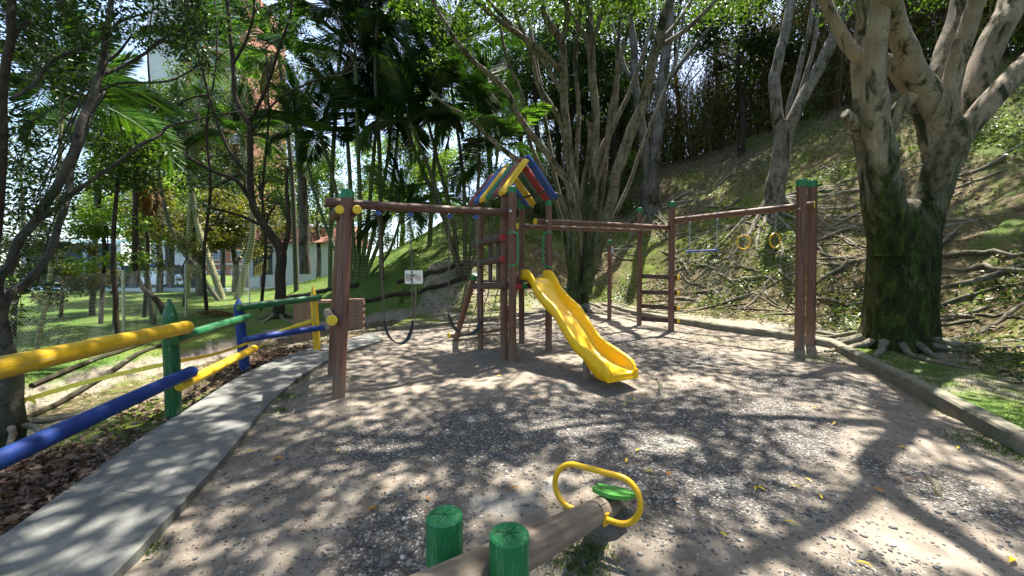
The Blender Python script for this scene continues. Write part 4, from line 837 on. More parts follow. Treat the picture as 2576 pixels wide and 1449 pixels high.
T.pstem([(1496, 500, 14), (1509, 388, 13), (1544, 317, 13), (1580, 240, 12), (1608, 166, 11), (1640, 60, 9), (1650, -40, 7)], Yc+.3, Yc+.6)
T.pstem([(1450, 560, 13), (1465, 470, 12), (1480, 390, 11), (1484, 310, 10)], Yc+.3, Yc+.4, tip=False)
for x0_, pp_, w_0 in ((1450, [(1425, 560), (1395, 440), (1372, 300), (1350, 160), (1320, 0), (1300, -90)], 12), (1458, [(1455, 560), (1448, 430), (1456, 300), (1448, 150), (1462, 0), (1470, -80)], 13), (1475, [(1500, 570), (1520, 450), (1530, 320), (1552, 180), (1560, 40), (1575, -60)], 13), (1482, [(1530, 580), (1580, 470), (1612, 380), (1660, 260), (1700, 150), (1722, 20)], 11), (1440, [(1408, 540), (1370, 440), (1330, 350), (1312, 240), (1270, 130), (1252, 10)], 11), (1468, [(1478, 560), (1512, 430), (1545, 300), (1560, 160), (1600, 0)], 10)):
    T.pstem([(x0_, 715, w_0+5)]+[(x, y, w_0*(1-.07*i)) for i, (x, y) in enumerate(pp_)], Yc+random.uniform(-.1, .35), Yc+random.uniform(-.8, .8), n=8)
roots(T, b0, 18, 3.3, 6.1, 1.5, 4.5, .05, .45); roots(T, b0, 8, -.5, .8, 2, 4.5, .05, .4)
# ---- second pair of stems up the slope
b0 = hit(1634, 530, 14); Y2 = b0.y
T = Tree('tree', b0, 'mossy tree of two grey stems higher up the slope, right of the fan of stems', 'tree', M['bark_grey'], M['leaf_mid']); PAIR = T
T.pstem([(1640, 560, 62), (1636, 520, 52), (1634, 470, 46), (1634, 440, 36)], Y2, name='trunk', n=14, tip=False)
T.pstem([(1629, 511, 24), (1626, 423, 22), (1615, 317, 20), (1597, 212, 18), (1594, 106, 17), (1573, 0, 15), (1550, -120, 12)], Y2-.1, Y2-1)
T.pstem([(1640, 511, 30), (1643, 423, 28), (1657, 317, 27), (1664, 212, 27), (1679, 106, 24), (1684, 0, 22), (1700, -120, 17)], Y2-.3, Y2-.8)
T.pstem([(1664, 212, 13), (1690, 190, 12), (1720, 150, 11), (1784, 70, 9), (1830, 0, 7)], Y2-.5, Y2-1)
T.pstem([(1597, 200, 14), (1576, 183, 13), (1555, 116, 12), (1527, 28, 10), (1510, -60, 8)], Y2-.4, Y2-.2)
roots(T, b0, 14, 3.0, 6.4, 2.5, 6., .06, .3)
contour_roots(T, 1540, 1850, 500, 780, 40, .048)
# ---- left leaning tree beyond the fence
b0 = hit(26, 1118, 2.5, 12); Yl = b0.y
T = Tree('tree', b0, 'leaning grey tree at the left edge beyond the rail fence', 'tree', M['bark_dgrey'], M['leaf_dark']); LEAN = T
T.pstem([(18, 1150, 60), (30, 1060, 48), (28, 953, 40), (8, 847, 32), (-20, 770, 29), (-60, 680, 26)], Yl, name='trunk', n=14, tip=False)
T.pstem([(5, 850, 24), (-10, 780, 22), (0, 705, 20), (25, 665, 19), (49, 606, 19), (102, 535, 19), (148, 458, 19), (185, 381, 18), (201, 317, 17), (225, 265, 17), (251, 196, 14), (265, 106, 13), (280, 0, 11), (300, -140, 9)], Yl, Yl+1.2)
T.pstem([(0, 830, 19), (20, 745, 17), (62, 714, 17), (117, 652, 16), (148, 566, 14), (167, 510, 13), (182, 427, 11), (205, 340, 9), (240, 250, 6)], Yl+.1, Yl+1.4)
T.pstem([(49, 606, 11), (110, 548, 10), (167, 501, 10), (278, 421, 9), (345, 372, 8), (401, 338, 7), (434, 315, 6), (516, 296, 5), (608, 280, 4)], Yl+.3, Yl+2.0)
T.pstem([(-40, 720, 24), (0, 500, 20), (5, 265, 17), (16, 159, 17), (28, 79, 16), (26, 0, 14), (20, -150, 12)], Yl, Yl+.3, mat_=M['bark_dark'])
T.pstem([(26, 100, 10), (60, 62, 9), (119, 32, 8), (159, 0, 6), (210, -50, 5)], Yl+.2, Yl+.8); T.pstem([(26, 251, 9), (90, 209, 8), (127, 156, 7), (225, 114, 6), (265, 85, 5)], Yl+.2, Yl+1)
T.pstem([(255, 190, 9), (331, 156, 7), (413, 95, 6)], Yl+1, Yl+1.6); T.pstem([(246, 233, 7), (304, 209, 6), (423, 204, 5), (503, 164, 4)], Yl+1, Yl+1.8); T.pstem([(252, 170, 6), (300, 130, 6), (330, 90, 4)], Yl+1.1, Yl+1.4); T.pstem([(264, 100, 6), (310, 50, 5), (380, 30, 4)], Yl+1.1, Yl+1.6)
roots(T, b0, 5, -1.5, 1.5, .5, 1.0, .025, .15)
for cx, cy, r in [(60, 60, 110), (120, 130, 90), (200, 60, 90), (140, 190, 55), (60, 180, 90), (300, 40, 80), (420, 40, 90), (60, 320, 90), (30, 420, 90), (110, 420, 70), (90, 510, 80), (20, 560, 90), (160, 500, 50), (60, 640, 70), (130, 620, 60), (25, 700, 70), (90, 720, 50), (30, 790, 50), (420, 100, 60), (500, 160, 50), (480, 60, 60), (100, -60, 120), (250, -60, 120), (400, -60, 110)]:
    Yq = Yl+random.uniform(.4, 2.6); T.cluster(W(cx, cy, Yq), r/FPX*Yq*.95, int(330*(r/80)**2), .062, .034, (1, 1, .7), droop=.35)
# ---- dark bare tree
b0 = hit(700, 800, 5, 20); Yb = b0.y
T = Tree('tree', b0, 'dark bare-branched tree with a crooked trunk behind the yellow fence post', 'tree', M['bark_dark'], M['leaf_dark']); BARE = T
T.pstem([(695, 825, 36), (704, 770, 26), (705, 704, 24), (707, 633, 24), (684, 595, 20), (650, 545, 18), (634, 503, 16), (629, 432, 14), (629, 327, 13), (613, 290, 13), (592, 243, 12), (588, 181, 11), (582, 106, 10), (574, 40, 9), (571, -20, 8), (560, -120, 6)], Yb, Yb-.6, name='trunk')
T.pstem([(712, 640, 14), (726, 570, 12), (722, 495, 9), (722, 419, 6)], Yb, Yb+.2); T.pstem([(634, 507, 11), (592, 453, 10), (529, 428, 9), (466, 390, 8), (403, 340, 6), (370, 300, 5)], Yb-.1, Yb-1.2)
T.pstem([(655, 566, 8), (588, 537, 6), (520, 520, 4)], Yb, Yb-.5); T.pstem([(629, 302, 9), (655, 256, 8), (684, 181, 7), (705, 110, 6), (730, 40, 5), (740, -40, 4)], Yb-.2, Yb-.9); T.pstem([(612, 428, 8), (571, 369, 7), (546, 306, 7), (525, 239, 6), (505, 160, 5), (480, 60, 4), (470, -30, 4)], Yb-.1, Yb-1)
T.pstem([(588, 160, 7), (620, 100, 6), (640, 30, 5)], Yb-.5, Yb-1); T.pstem([(690, 610, 9), (670, 560, 7), (690, 520, 5)], Yb, Yb+.3); T.pstem([(629, 340, 6), (700, 250, 5), (800, 200, 4), (860, 190, 3)], Yb-.2, Yb-.8); T.pstem([(600, 440, 6), (540, 470, 5), (480, 470, 4)], Yb, Yb+.6); T.pstem([(525, 239, 5), (470, 250, 4), (430, 280, 3)], Yb-.6, Yb-.9)
for cx, cy, r in [(505, 150, 55), (470, 40, 60), (560, 60, 60), (640, 30, 60), (720, 50, 60), (480, 470, 34), (520, 520, 34), (660, 520, 30), (560, 480, 36), (690, 510, 26), (400, 330, 36), (430, 280, 28), (560, -60, 90), (460, -80, 90), (680, -70, 90), (800, 130, 40)]:
    T.cluster(W(cx, cy, Yb-.6), r/FPX*Yb*.95, int(120*(r/50)**2), .11, .065, (1, 1, .7))
roots(T, b0, 6, -2.5, .5, .8, 2, .05, .12)
# ---- tree behind the camera: only its crown's shade reaches the picture
b0 = at_ground(3.6, -3.2); T = Tree('tree', b0, 'tall tree behind the viewer shading the near gravel', 'tree', M['bark_pale'], M['leaf_mid']); BACK = T
T.stem([b0-V3((0, 0, .2)), b0+V3((0, 0, 1.5)), b0+V3((.1, .3, 4)), b0+V3((.2, .6, 6))], [.36, .3, .26, .2], 'trunk', n=12)
for dx, dy in ((-3, 1.5), (-1.5, 4), (1.5, 3), (-4.5, 3)): T.stem([b0+V3((.2, .6, 5.8)), b0+V3((dx*.4, .6+dy*.35, 7.4)), b0+V3((dx, dy, 8.8))], [.14, .1, .05], n=8)
# ---- shared canopy mostly out of view, shaped for the sun patches, hung on nearest tree
def nearest_tree(c, trees):
    return min(trees, key=lambda t: min((q[0]-c).length+.8*max(0, q[0].z-c.z) for q in t.tips))
cand = []
for gx_ in np.arange(-8.5, 19, 1.02):
    for gy_ in np.arange(-1.5, 22, 1.02):
        x = gx_+random.uniform(-.5, .5); y = gy_+random.uniform(-.5, .5); g = H1(x, y); z = max(8.6, g+6.2)+random.uniform(0, 2.6)
        if x < -5 and y > 8.5: continue
        if x < -2.5: z -= .8
        p = np.array([[x, y, z]]); px, py = to_px(p); px = px[0]; py = py[0]
        if y > .5 and -50 < px < 2630:
            lim = -50 if not (980 < px < 1330 or 1380 < px < 1900 or px > 2250) else 30
            if py > lim: continue
        if x > 5.5 and y > 8 and random.random() < .35: continue
        if fbm(np.array([x*.4]), np.array([y*.4]), 61)[0] < -.5: continue
        cand.append(V3((x, y, z)))
for gx_ in np.arange(-5, 4.6, 1.25):  # second unseen leaf layer, added to shade more of the ground below
    for gy_ in np.arange(1.5, 11.5, 1.25):
        x = gx_+random.uniform(-.5, .5); y = gy_+random.uniform(-.5, .5); z = 10.2+random.uniform(0, 2.)
        if to_px(np.array([[x, y, z]]))[1][0] < -60: cand.append(V3((x, y, z)))
CT = [BIG, FORK, FAN, PAIR, LEAN, BARE, BACK]
for c in cand:
    nearest_tree(c, CT).cluster(c, random.uniform(.85, 1.25), 300, .15, .08, (1, 1, .45), cut=True)
for cx, cy, r, Yq, tr in [(1120, 60, 70, 12.5, FAN), (1200, 40, 70, 12.6, FAN), (1290, 30, 70, 12.6, FAN), (1100, 160, 50, 13, FAN), (1350, 20, 60, 12.8, FAN), (1430, 20, 60, 12.6, FAN), (1180, 110, 40, 13, FAN), (1530, 40, 70, 13.4, FAN), (1580, 20, 50, 13, FAN), (1760, 20, 60, 12.5, FAN), (1850, 10, 60, 12, FAN), (1640, 30, 50, 14, PAIR), (1900, 30, 60, 15, PAIR), (2100, 20, 50, 13, FORK), (2350, 0, 40, 9, BIG)]:
    tr.cluster(W(cx, cy, Yq), r/FPX*Yq, int(260*(r/60)**2), .10, .055, (1, 1, .7))
for t in CT: t.finish()
# ================================================================ palms
def frond_mesh(kind, seed):
    r = np.random.default_rng(seed); n = 64; arch = [.35, .6, .95, 1.25][kind]; t = np.linspace(0, 1, 60); ang = .25-arch*1.35*t**1.4
    dx = np.cos(ang)/59; dz = np.sin(ang)/59; X = np.concatenate([[0], np.cumsum(dx)[:-1]]); Zc = np.concatenate([[0], np.cumsum(dz)[:-1]])
    mb = MB(); mb.tube([V3((X[i], 0, Zc[i])) for i in range(0, 60, 7)], [.011*(1-.85*i/59) for i in range(0, 60, 7)], 4, False)
    P = []; A = []; L = []; Nn = []
    for s in (-1, 1):
        for k in range(n):
            u = .14+.86*(k+r.uniform(-.2, .2))/n; i = int(min(59, max(0, u*59))); a = ang[i]; fw = np.array([math.cos(a), 0, math.sin(a)]); up = np.array([-math.sin(a), 0, math.cos(a)])
            vv_ = .28+r.uniform(-.1, .1); d = fw*(.45+.55*u)+np.array([0, s, 0])*(1.-.35*u)+up*vv_-np.array([0, 0, .25+.2*r.uniform()])
            P.append((X[i], 0, Zc[i])); A.append(d); L.append(.34*math.sin(math.pi*min(1, (u*.86+.14)))**.6*(1+r.uniform(-.08, .08))+.04); Nn.append(up+np.array([0, -s*.4, 0]))
    V, F = leaf_mesh(np.array(P), np.array(A), np.array(Nn), np.array(L), np.full(len(L), .0125), .18)
    k0 = len(mb.v); mb.v += [tuple(v) for v in V]; mb.f += [tuple(int(q)+k0 for q in f) for f in F]; return mb.mesh('frond')
FR = {m: [frond_mesh(k, k+10) for k in range(4)] for m in ('frond', 'frond_l', 'frond_dry')}
for m in FR:
    for me_ in FR[m]: me_.materials.append(M[m])
def crown(root, c, d, n, ln, pale=.15, dry=0, spread=1.0):
    ln *= 1.15
    c = V3(c); y0 = random.uniform(0, 6)
    for k in range(n):
        f = k/max(1, n-1); yaw = y0+k*2.399+random.uniform(-.2, .2); pitch = math.radians(78-95*f*spread+random.uniform(-8, 8)); kind = min(3, int(f*3.2+random.uniform(0, .8)))
        m = 'frond_dry' if k >= n-dry else ('frond_l' if random.random() < pale else 'frond')
        if m == 'frond_dry': pitch = math.radians(-65); kind = 2
        s = ln*random.uniform(.85, 1.12)
        Mx = Matrix.Translation(c) @ Matrix.Rotation(yaw, 4, 'Z') @ Matrix.Rotation(-pitch, 4, 'Y') @ Matrix.Rotation(random.uniform(-.5, .5), 4, 'X') @ Matrix.Scale(s, 4)
        link('frond', FR[m][kind], None, root, Mx)
def palm(base_px, stems, Y, label, ln, nf, mt, group=None, name='palm_tree', pale=.15, dry=0, ymin=5, b=None):
    base = b if b is not None else hit(*base_px, ymin, 40); Y = base.y if Y is None else Y
    root = thing(name, base, label, 'palm', group)
    for st, w, dY in stems:
        n = len(st); P = [W(x, y, Y+dY*i/(n-1)) for i, (x, y) in enumerate(st)]
        if st[0][1] > 640: P[0] = V3((P[0].x, P[0].y, H1(P[0].x, P[0].y)-.15))
        P = spline(P, 6); R = [w/2/FPX*Y*(1.12-.35*i/len(P)) for i in range(len(P))]
        MB().tube(P, R, 8, True, .03).build('stem', M[mt], root, True, 80)
        sh = (P[-1]-P[-3]).normalized(); MB().tube([P[-1]-sh*.05, P[-1]+sh*.3, P[-1]+sh*.55], [R[-1]*1.2, R[-1]*1.05, R[-1]*.5], 8).build('crownshaft', M['palm_g'], root, True)
        crown(root, P[-1]+sh*.5, sh, nf, ln, pale, dry)
palm((566, 752), [([(562, 750), (529, 662), (500, 574), (487, 507), (474, 419), (468, 345)], 14, .3)], None, 'pale ringed palm, left of the pair rising behind the blue post', 2.0, 10, 'palm', pale=.5, dry=1)
palm((556, 756), [([(556, 756), (504, 692), (441, 600), (412, 516), (399, 440), (393, 400)], 10, -.3)], None, 'thin dark palm stem bending left from the pair of pale palms', 1.6, 8, 'palm_d')
palm((598, 752), [([(594, 750), (621, 662), (636, 579), (634, 495), (622, 432), (612, 370)], 14, .2)], None, 'pale ringed palm, right of the pair rising behind the blue post', 2.1, 11, 'palm', pale=.5, dry=1)
palm((905, 700), [([(905, 700), (925, 560), (935, 450), (945, 330)], 11, .3), ([(897, 700), (885, 560), (880, 440), (870, 300)], 12, .5), ([(890, 700), (865, 600), (845, 480), (815, 370)], 10, -.3), ([(915, 700), (960, 590), (985, 480), (1000, 340)], 10, .0), ([(910, 700), (945, 560), (975, 400), (990, 230)], 10, .8), ([(900, 700), (905, 520), (900, 350), (895, 180)], 11, -.6), ([(918, 700), (975, 640), (1005, 560)], 8, -.5), ([(888, 700), (840, 620), (790, 480), (765, 360)], 9, .4)], None,
     'clump of green ringed palms behind the swing frame legs', 2.1, 9, 'palm_g', None, 'palm_clump', .18)
palm((1163, 700), [([(1163, 700), (1130, 600), (1110, 520), (1085, 440), (1045, 340)], 11, -.2), ([(1158, 700), (1140, 560), (1110, 440), (1070, 280)], 10, .4), ([(1168, 700), (1170, 540), (1160, 400), (1140, 250)], 10, .6), ([(1172, 700), (1195, 540), (1205, 430), (1205, 320)], 9, .2), ([(1160, 700), (1120, 560), (1060, 420), (1000, 250), (985, 120)], 10, .9), ([(1175, 700), (1215, 560), (1240, 470), (1250, 400)], 8, -.4)], None,
     'dark clump of leaning palms right behind the sign', 2.2, 9, 'palm_d', None, 'palm_clump', .08)
palm((95, 905), [([(88, 905), (95, 860), (123, 717), (140, 560), (150, 400), (155, 290)], 10, .3)], None, 'dark slender palm seen against the sky at far left', 1.9, 10, 'palm', pale=.05, ymin=5)
palm((388, 815), [([(388, 815), (370, 700), (345, 600), (340, 500), (335, 440)], 11, .2)], None, 'short dark palm with hanging fronds left of the bare tree', 1.7, 10, 'palm_d', pale=.1, dry=1)
palm((220, 760), [([(230, 770), (240, 600), (245, 400), (240, 300)], 11, .4)], 13., 'dark palm behind the leaning tree with broad arching fronds', 2.3, 11, 'palm_d', pale=.1, b=at_ground(W(235, 760, 13).x, 13))
palm((1080, 640), [([(1080, 650), (1090, 450), (1105, 250), (1120, 170)], 11, 0)], 17., 'tall palm rising behind the two palm clumps, nearer the roof', 2.9, 11, 'palm_g', pale=.15, b=at_ground(W(1080, 640, 17).x, 17))
palm((830, 660), [([(830, 660), (835, 450), (850, 200), (860, 90)], 11, 0)], 16., 'tall palm rising behind the green clump, nearer the bare tree', 2.8, 11, 'palm_g', pale=.2, b=at_ground(W(830, 660, 16).x, 16))
palm((960, 640), [([(960, 650), (955, 400), (945, 200), (950, 30)], 11, 0)], 15., 'tallest palm, its dark crown at the top edge above the swings', 2.7, 12, 'palm_d', pale=.05, b=at_ground(W(960, 640, 15).x, 15))
palm((700, 660), [([(745, 660), (735, 450), (715, 250), (705, 160)], 11, 0)], 18., 'far palm with orange-tinged fronds behind the bare tree', 2.6, 10, 'palm_d', pale=.4, dry=2, b=at_ground(W(745, 660, 18).x, 18))
palm((470, 700), [([(470, 720), (480, 500), (500, 250), (520, 140)], 11, 0)], 19., 'tall far palm in front of the brick tower', 2.8, 12, 'palm', pale=.5, b=at_ground(W(470, 700, 19).x, 19))
# fallen dry fronds
for k, (x, y, yaw, s, lab) in enumerate(((475, 800, .5, 1.25, 'brown fallen palm frond lying on the bank behind the green post'), )):
    p = hit(x, y, 5, 20); o = link('fallen_frond', FR['frond_dry'][1], None, None, Matrix.Translation(p+V3((0, 0, .12))) @ Matrix.Rotation(yaw, 4, 'Z') @ Matrix.Scale(s, 4)); tag(o, lab, 'frond')
# ================================================================ background trees and shrubs
def bgtree(base, height, cr, nclu, nleaf, L, leaf, bark, label, group, trunk_r=.16, name='tree', sq=.8, low=.35, clr=1.0, cat='tree'):
    base = V3(base); T = Tree(name, base, label, cat, M[bark], M[leaf], group); top = base+V3((random.uniform(-.3, .3), random.uniform(-.3, .3), height*.62))
    T.stem([base-V3((0, 0, .2)), base+V3((.1, 0, height*.25)), base+V3((-.1, .1, height*.45)), top], [trunk_r*1.2, trunk_r, trunk_r*.8, trunk_r*.45], 'trunk', n=8)
    for k in range(4):
        a = k*1.57+random.uniform(-.4, .4); st = base.lerp(top, random.uniform(.45, .9)); T.stem([st, st+V3((math.cos(a)*cr*.3, math.sin(a)*cr*.3, height*.1)), st+V3((math.cos(a)*cr*.65, math.sin(a)*cr*.65, height*.18))], [trunk_r*.4, trunk_r*.28, trunk_r*.14], 'limb', n=6)
    cc = base+V3((0, 0, height*(1+low)/2)); hz = height*(1-low)/2
    for _ in range(nclu):
        d = unit(rng.normal(size=3)); rr = random.uniform(.35, 1)**.5; c = cc+V3((d[0]*cr*rr, d[1]*cr*rr, d[2]*hz*rr)); T.cluster(c, cr*.34*clr*random.uniform(.7, 1.2), nleaf, L, L*.5, (1, 1, .65))
    T.finish(); return T
def bx(px, Y): p = W(px, 700, Y); return at_ground(p.x, Y)
BG = 'leafy trees behind the palms'
for px, Y, h, cr, leaf, lab in ((880, 29, 9.5, 3.4, 'leaf_mid', 'leafy green tree far behind the palm clump, above the swing frame legs'), (1010, 27, 9, 3.4, 'leaf_light', 'light green tree beyond the grassy slope behind the sign'), (1120, 28, 11, 3.6, 'leaf_light', 'sunlit green tree beyond the slope above the swings'), (1230, 26, 8.5, 3.3, 'leaf_mid', 'green tree behind the tower roof'), (1310, 24, 10, 3.2, 'leaf_dark', 'dark tree right behind the peak of the tower roof'), (1400, 25, 14, 3.6, 'leaf_dark', 'dark tall tree behind the left side of the fan of stems'),
                                (1500, 28, 9.5, 3.3, 'leaf_light', 'bright green tree glimpsed between the fan of stems'), (1560, 27, 14, 3.4, 'leaf_mid', 'tall green tree behind the right side of the fan of stems'), (1700, 27, 15, 3.6, 'leaf_dark', 'dark tree on the crest right of the pair of grey stems'), (1860, 21, 9.5, 2.8, 'leaf_dark', 'dark thin-trunked tree on the crest beside the dry thicket'), (2030, 22, 13, 3.4, 'leaf_dark', 'dark tree on the crest behind the pale forked tree'), (1620, 31, 19, 5., 'leaf_dark', 'tall dark tree behind the pair of grey stems'), (1800, 28, 18, 4.6, 'leaf_dark', 'tall dark tree between the pair of grey stems and the forked tree'), (1470, 32, 18, 5., 'leaf_mid', 'tall green tree far behind the fan of stems'), (2200, 21, 14, 3.8, 'leaf_dark', 'dark tree on the crest behind the massive mossy tree'), (2420, 19, 13, 3.8, 'leaf_dark', 'dark tree on the crest at the upper right corner'), (1960, 27, 17, 4.4, 'leaf_dark', 'tall dark tree far behind the forked tree'),
                                (720, 33, 10, 4.2, 'leaf_light', 'rounded light green tree beside the white house'), (660, 31, 15, 4., 'leaf_olive', 'olive tree with tinged leaves behind the bare tree'), (800, 31, 11, 4.2, 'leaf_mid', 'tall tree behind the grey trunk right of the bare tree'), (420, 33, 15, 4.2, 'leaf_mid', 'leafy tree before the brick tower'), (230, 35, 17, 6., 'leaf_mid', 'broad tree behind the leaning tree at left'), (500, 21, 6.2, 2.6, 'leaf_olive', 'brownish twiggy tree before the foot of the brick tower'), (590, 23, 6.0, 2.6, 'leaf_olive', 'olive bushy tree left of the white house'), (560, 34, 21, 4.5, 'leaf_mid', 'tall leafy tree hiding the middle of the brick tower'), (430, 27, 17, 3.4, 'leaf_mid', 'tall leafy tree hiding the grey-white corner of the tower'), (620, 29, 18, 3.8, 'leaf_mid', 'tall tree right of the brick tower behind the bare tree'), (1350, 22, 13, 3.0, 'leaf_dark', 'dark tree between the roof and the fan of stems'), (1440, 23, 11, 3.0, 'leaf_dark', 'dark low tree close behind the fan of stems'), (1540, 24, 12, 3.0, 'leaf_dark', 'dark tree between the fan and the pair of grey stems'), (400, 24, 7.5, 2.8, 'leaf_light', 'light green tree before the pool pavilion'), (60, 34, 17, 6., 'leaf_dark', 'dark tree at the far left behind the leaning tree'), (340, 37, 12, 4.5, 'leaf_light', 'light tree beyond the pool pavilion')):
    bgtree(bx(px, Y), h, cr, 30, 230, .20, leaf, 'bark_grey' if px < 900 else 'bark_dark', lab, BG)
bgtree(hit(285, 830, 5, 30), 3.4, 1.25, 12, 190, .11, 'leaf_light', 'bark_dark', 'small bright green sapling tree on the lawn behind the rail fence', None, .05, 'small_tree', low=.35)
bgtree(hit(150, 800, 6, 30), 3.0, 1.4, 16, 240, .11, 'leaf_olive', 'bark_dark', 'low olive shrub by the chain-link fence at left', None, .04, 'shrub', low=.2, cat='shrub')
bgtree(hit(30, 850, 4.8, 30), 3.4, 1.1, 14, 200, .09, 'leaf_dark', 'bark_dark', 'dark leafy shrub close behind the leaning trunk', None, .05, 'shrub', low=.2, cat='shrub')
bgtree(hit(460, 770, 8, 40), 3.2, 1.5, 12, 120, .12, 'leaf_olive', 'bark_dark', 'twiggy brown shrub left of the pale palms', None, .04, 'shrub', low=.3, cat='shrub')
# thin dark saplings in front of the brick tower
for k_, (px, py, Y, pts, lab) in enumerate(((360, 800, 12.5, [(360, 800), (372, 640), (362, 480), (380, 300), (372, 120), (390, -20)], 'thin dark sapling crossing the grey-white tower corner'), (520, 790, 13, [(520, 790), (512, 640), (530, 480), (520, 320), (545, 150), (540, -10)], 'thin dark sapling in front of the brick tower'), (250, 800, 11.5, [(250, 800), (262, 640), (250, 500), (272, 340), (290, 190)], 'thin dark sapling left of the small bright tree'), (655, 770, 14, [(655, 770), (668, 620), (660, 470), (676, 300), (668, 120)], 'thin dark sapling close to the bare tree trunk'))):
    b0 = bx(px, Y); T = Tree('sapling', b0, lab, 'tree', M['bark_dark'], M['leaf_dark']); P0_ = [W(x, y, Y) for x, y in pts]; P0_[0] = b0-V3((0, 0, .1)); T.stem(P0_, [.06, .05, .045, .035, .025, .015][:len(P0_)], 'trunk', n=7)
    for q in range(2, len(pts)):
        for sgn in (-1, 1):
            c = P0_[q]; e = c+V3((sgn*random.uniform(.5, 1.3), random.uniform(-.4, .4), random.uniform(.3, .9))); T.stem([c, c.lerp(e, .5)+V3((0, 0, .12)), e], [.02, .014, .008], 'limb', n=5); T.cluster(e, random.uniform(.4, .7), 150, .10, .055, twig=False)
    T.finish()
# slender trunks between the left palms
for pts, w, lab in (([(425, 830), (400, 760), (345, 700), (340, 560), (345, 440)], 13, 'slender dark trunk standing right of the green fence post'), ([(300, 870), (292, 780), (285, 680), (287, 560), (300, 420)], 11, 'thin straight dark trunk on the lawn left of the green fence post'), ([(768, 690), (766, 600), (762, 500), (757, 420), (745, 250)], 26, 'thick grey trunk behind the swing frame legs')):
    far = w > 20; Yq = 17 if far else None; b0 = bx(768, 17) if far else hit(pts[0][0], pts[0][1], 5, 40); Yq = b0.y
    T = Tree('tree', b0, lab, 'tree', M['bark_grey'] if far else M['bark_dark'], M['leaf_mid']); T.pstem([(x, y, w*(1.1-.1*i)) for i, (x, y) in enumerate(pts)], Yq, name='trunk')
    e = pts[-1]
    for k in range(9): T.cluster(W(e[0]+random.uniform(-90, 90), e[1]-random.uniform(-40, 120), Yq+random.uniform(-.6, .6)), .5*(2 if far else 1), 170, .12, .06)
    T.finish()
# ---------------------------------------------------------------- dry thicket along the crest
M['dry'] = m_leaf('dry_grass_blade', [(.06, .038, .02), (.12, .08, .045), (.22, .16, .10), (.04, .028, .018)], .25, .8, .1)
M['cane'] = m_leaf('green_cane_leaf', [(.04, .09, .015), (.09, .16, .03), (.16, .22, .05)], .45)
def crest_pts(n, d0, d1, p0, p1):
    out = []
    while len(out) < n:
        x = rng.uniform(-4, 46, 4000); y = rng.uniform(4, 40, 4000); d, s = foot_info(x, y); px, py = to_px(np.stack([x, y, x*0+5], 1))
        k = (d > d0) & (d < d1) & (px > p0) & (px < p1) & (s > .3); out += list(zip(x[k], y[k]))
    P = np.array(out[:n]); return np.column_stack([P, hgt(P[:, 0], P[:, 1])])
P = crest_pts(3200, 12.2, 16, 1380, 2800); n = len(P); h = rng.uniform(4.0, 8.5, n); lean = rng.normal(0, .16, (n, 2)); Vs = []; Fs = []
def blades(P, A, L, Wd, bendz=.0, seg=3):
    """thin tapering ribbons"""
    A = unit(A); S = unit(np.cross(A, rng.normal(size=A.shape))); rows = []
    for k in range(seg+1):
        t = k/seg; c = P+A*(L*t)[:, None]-np.array([0, 0, 1])*(bendz*L*t*t)[:, None]; w = (Wd*(1-.9*t**1.5))[:, None]/2; rows += [c-S*w, c+S*w]
    V = np.stack(rows, 1).reshape(-1, 3); b = np.arange(len(P))*(2*(seg+1)); F = np.concatenate([np.stack([b+2*k, b+2*k+1, b+2*k+3, b+2*k+2], 1) for k in range(seg)]); return V, F
V1, F1_ = blades(P, np.column_stack([lean, np.ones(n)]), h, np.full(n, .045), np.full(n, .12))
m2 = 38000; i = rng.integers(0, n, m2); t = rng.uniform(.08, 1, m2)**.8; Q = P[i]+np.column_stack([lean[i]*(h[i]*t)[:, None], h[i]*t*.93]); A = rng.normal(size=(m2, 3)); A[:, 2] = -.9+.4*A[:, 2]
V2, F2_ = blades(Q, A, rng.uniform(.35, .9, m2), np.full(m2, .035), np.full(m2, .35), 2)
tag(link('dry_thicket', fast_mesh('dry_thicket', np.concatenate([V1, V2]), np.concatenate([F1_, F2_+len(V1)])), M['dry']), 'dry brown cane thicket hanging along the crest of the slope', 'thicket', kind='stuff')
P = crest_pts(900, 12.0, 16, 1300, 2800); n = len(P); h = rng.uniform(2.0, 6.5, n); m2 = 16000; i = rng.integers(0, n, m2); Q = P[i]+np.column_stack([rng.normal(0, .25, (m2, 2)), h[i]*rng.uniform(.1, 1, m2)]); A = rng.normal(size=(m2, 3)); A[:, 2] = A[:, 2]*.5+.2
V2, F2_ = blades(Q, A, rng.uniform(.4, .9, m2), np.full(m2, .05), np.full(m2, .5), 2)
tag(link('cane_leaves', fast_mesh('cane_leaves', V2, F2_), M['cane']), 'green cane leaves among the dry thicket on the crest', 'cane', kind='stuff')
